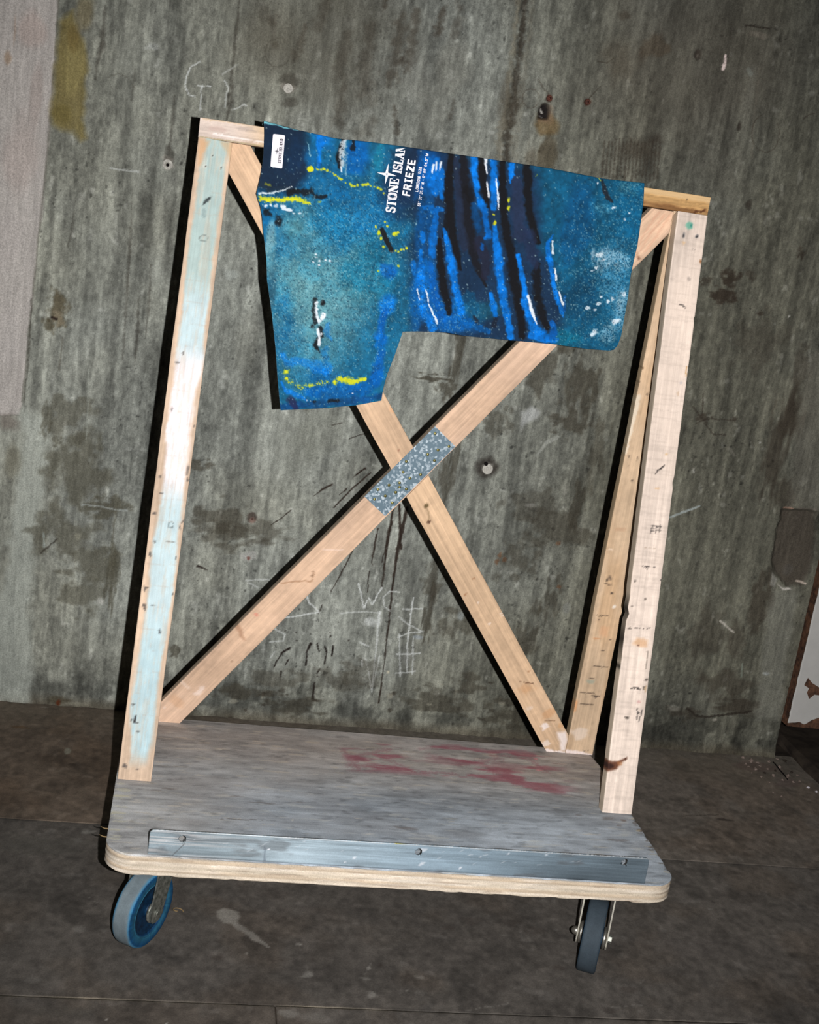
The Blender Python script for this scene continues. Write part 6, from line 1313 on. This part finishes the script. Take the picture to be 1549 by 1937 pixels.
def label_patch():
    q = [cl(*s) for s in ((516.4, 253.2), (539, 256), (533.6, 319), (511.4, 315.3))]
    m = MB(); n = 8; V = []; F = []
    Q = np.array(q)
    pts = []
    for i in range(4):
        a, b, c = Q[i-1], Q[i], Q[(i+1) % 4]; u1 = unit(a - b); u2 = unit(c - b); r = .0024
        for k in range(6):
            t = k/5; pts.append((b + u1*r)*(1-t)**2 + 2*b*t*(1-t)*1.0 + (b + u2*r)*t*t if False else (b + u1*r)*(1-t)**2 + b*2*t*(1-t) + (b + u2*r)*t*t)
    N = len(pts); cen = sum(pts)/N
    fr = [drape(*p) for p in pts]
    V = [(x, y - .0007, z) for x, y, z in fr] + [(x, y + .0004, z) for x, y, z in fr]
    m.add(V, [tuple(range(N)), tuple(range(N, 2*N))[::-1]] + [(i, i + N, (i+1) % N + N, (i+1) % N) for i in range(N)])
    o = obj('label_patch', m.mesh('label_patch'), M_LABEL, cloth); o['label'] = 'white sewn label with small black print'
    lettering('label_print', 'STONE ISLAND', SERIF, (531.0, 309.2), (535.4, 263.0), 5.4, M_BLACKINK, o, .03, offs=.0008)
    star('label_star', (523.8, 286.2), ((524.6, 279.0), (518.6, 285.4), (523.0, 293.2), (528.6, 287.0)), M_BLACKINK, o, .2, offs=.0008)
label_patch()

# ================================================================== crumbs and bits on the floor
def crumb(px, s, mat, label, cat, group=None, flat=.5):
    x, y = on_floor(*px); m = MB(); n = 7; V = []; F = []
    for k, (zz, rr) in enumerate(((0, .8), (.35, 1.0), (.8, .75), (1.0, .3))):
        for i in range(n):
            a = 2*math.pi*i/n; r = s*rr*(.45 + .9*random.random()); V.append((r*math.cos(a), r*math.sin(a)*.8, zz*s*flat*2*(.85 + .3*random.random()) if k else 0))
    for k in range(3):
        for i in range(n): F.append((k*n+i, k*n+(i+1) % n, (k+1)*n+(i+1) % n, (k+1)*n+i))
    F.append(tuple(range(n))[::-1]); F.append(tuple(3*n + i for i in range(n)))
    m.add(V, F); o = obj('plaster_crumb', m.mesh('plaster_crumb'), mat, None, Matrix.Translation((x, y, -.0006)) @ Matrix.Rotation(random.random()*6, 4, 'Z'))
    return tag(o, label, cat, group)
for q, s in (((1410, 1446), .004), ((1438, 1449), .007), ((1452, 1455), .004), ((1466, 1458), .005), ((1490, 1470), .007), ((1500, 1480), .004), ((1422, 1462), .003), ((1455, 1480), .003), ((1433, 1443), .006), ((1420, 1440), .008), ((1455, 1441), .006), ((1446, 1462), .005), ((1428, 1456), .005), ((1462, 1468), .006), ((1474, 1452), .006), ((1440, 1470), .004), ((1497, 1462), .005), ((1508, 1466), .005), ((1480, 1476), .004), ((1416, 1450), .005), ((1405, 1434), .006), ((1484, 1440), .008), ((1470, 1436), .005), ((1512, 1478), .005), ((1478, 1507), .003), ((1462, 1500), .003)):
    crumb(q, s, M_CHIP if random.random() < .75 else M_DARKCON, 'plaster crumb lying in the right corner of the floor', 'debris', 'plaster crumbs in the right corner', .25 + .4*random.random())
crumb((1528, 1490), .006, M_LABEL, 'white plaster flake on the floor beside the low kerb, the left of two', 'debris', 'white flakes by the kerb', .3); crumb((1544, 1498), .005, M_LABEL, 'white plaster flake by the low kerb at the right frame edge', 'debris', 'white flakes by the kerb', .3)
crumb((1324, 1416), .005, M_LABEL, 'single pale chip at the foot of the wall beside a brown stick', 'debris', flat=.7)
def stick(name, a, b, r, mat, label, cat):
    p = on_floor(*a); q = on_floor(*b); m = MB(); n = 7
    m.tube([(p[0] + (q[0]-p[0])*i/n, p[1] + (q[1]-p[1])*i/n + .002*math.sin(i*1.3), r*.8 + .0012*math.sin(i*.9)**2) for i in range(n+1)], [r*(.7 + .3*math.sin(math.pi*(i+.5)/(n+1))) for i in range(n+1)], 7)
    return tag(obj(name, m.mesh(name, True), mat), label, cat)
stick('wire_offcut', (1462, 1442), (1490, 1476), .0018, M_BLACK, 'thin dark wire offcut among the crumbs in the corner', 'wire')
stick('wood_stick', (1345, 1421), (1364, 1419), .0030, M_RUST, 'short brown stick lying against the foot of the wall', 'stick')
def shaving():
    x, y = on_floor(336, 1726); m = MB()
    m.tube([(x + .010*math.cos(a)*(1 - .05*a), y + .008*math.sin(a), .002 + .0012*a) for a in np.linspace(0, 4.6, 18)], .0009, 6)
    return tag(obj('wood_shaving', m.mesh('wood_shaving', True), M_STRAW), 'curled wood shaving on the floor beside the blue wheel', 'shaving')
shaving()
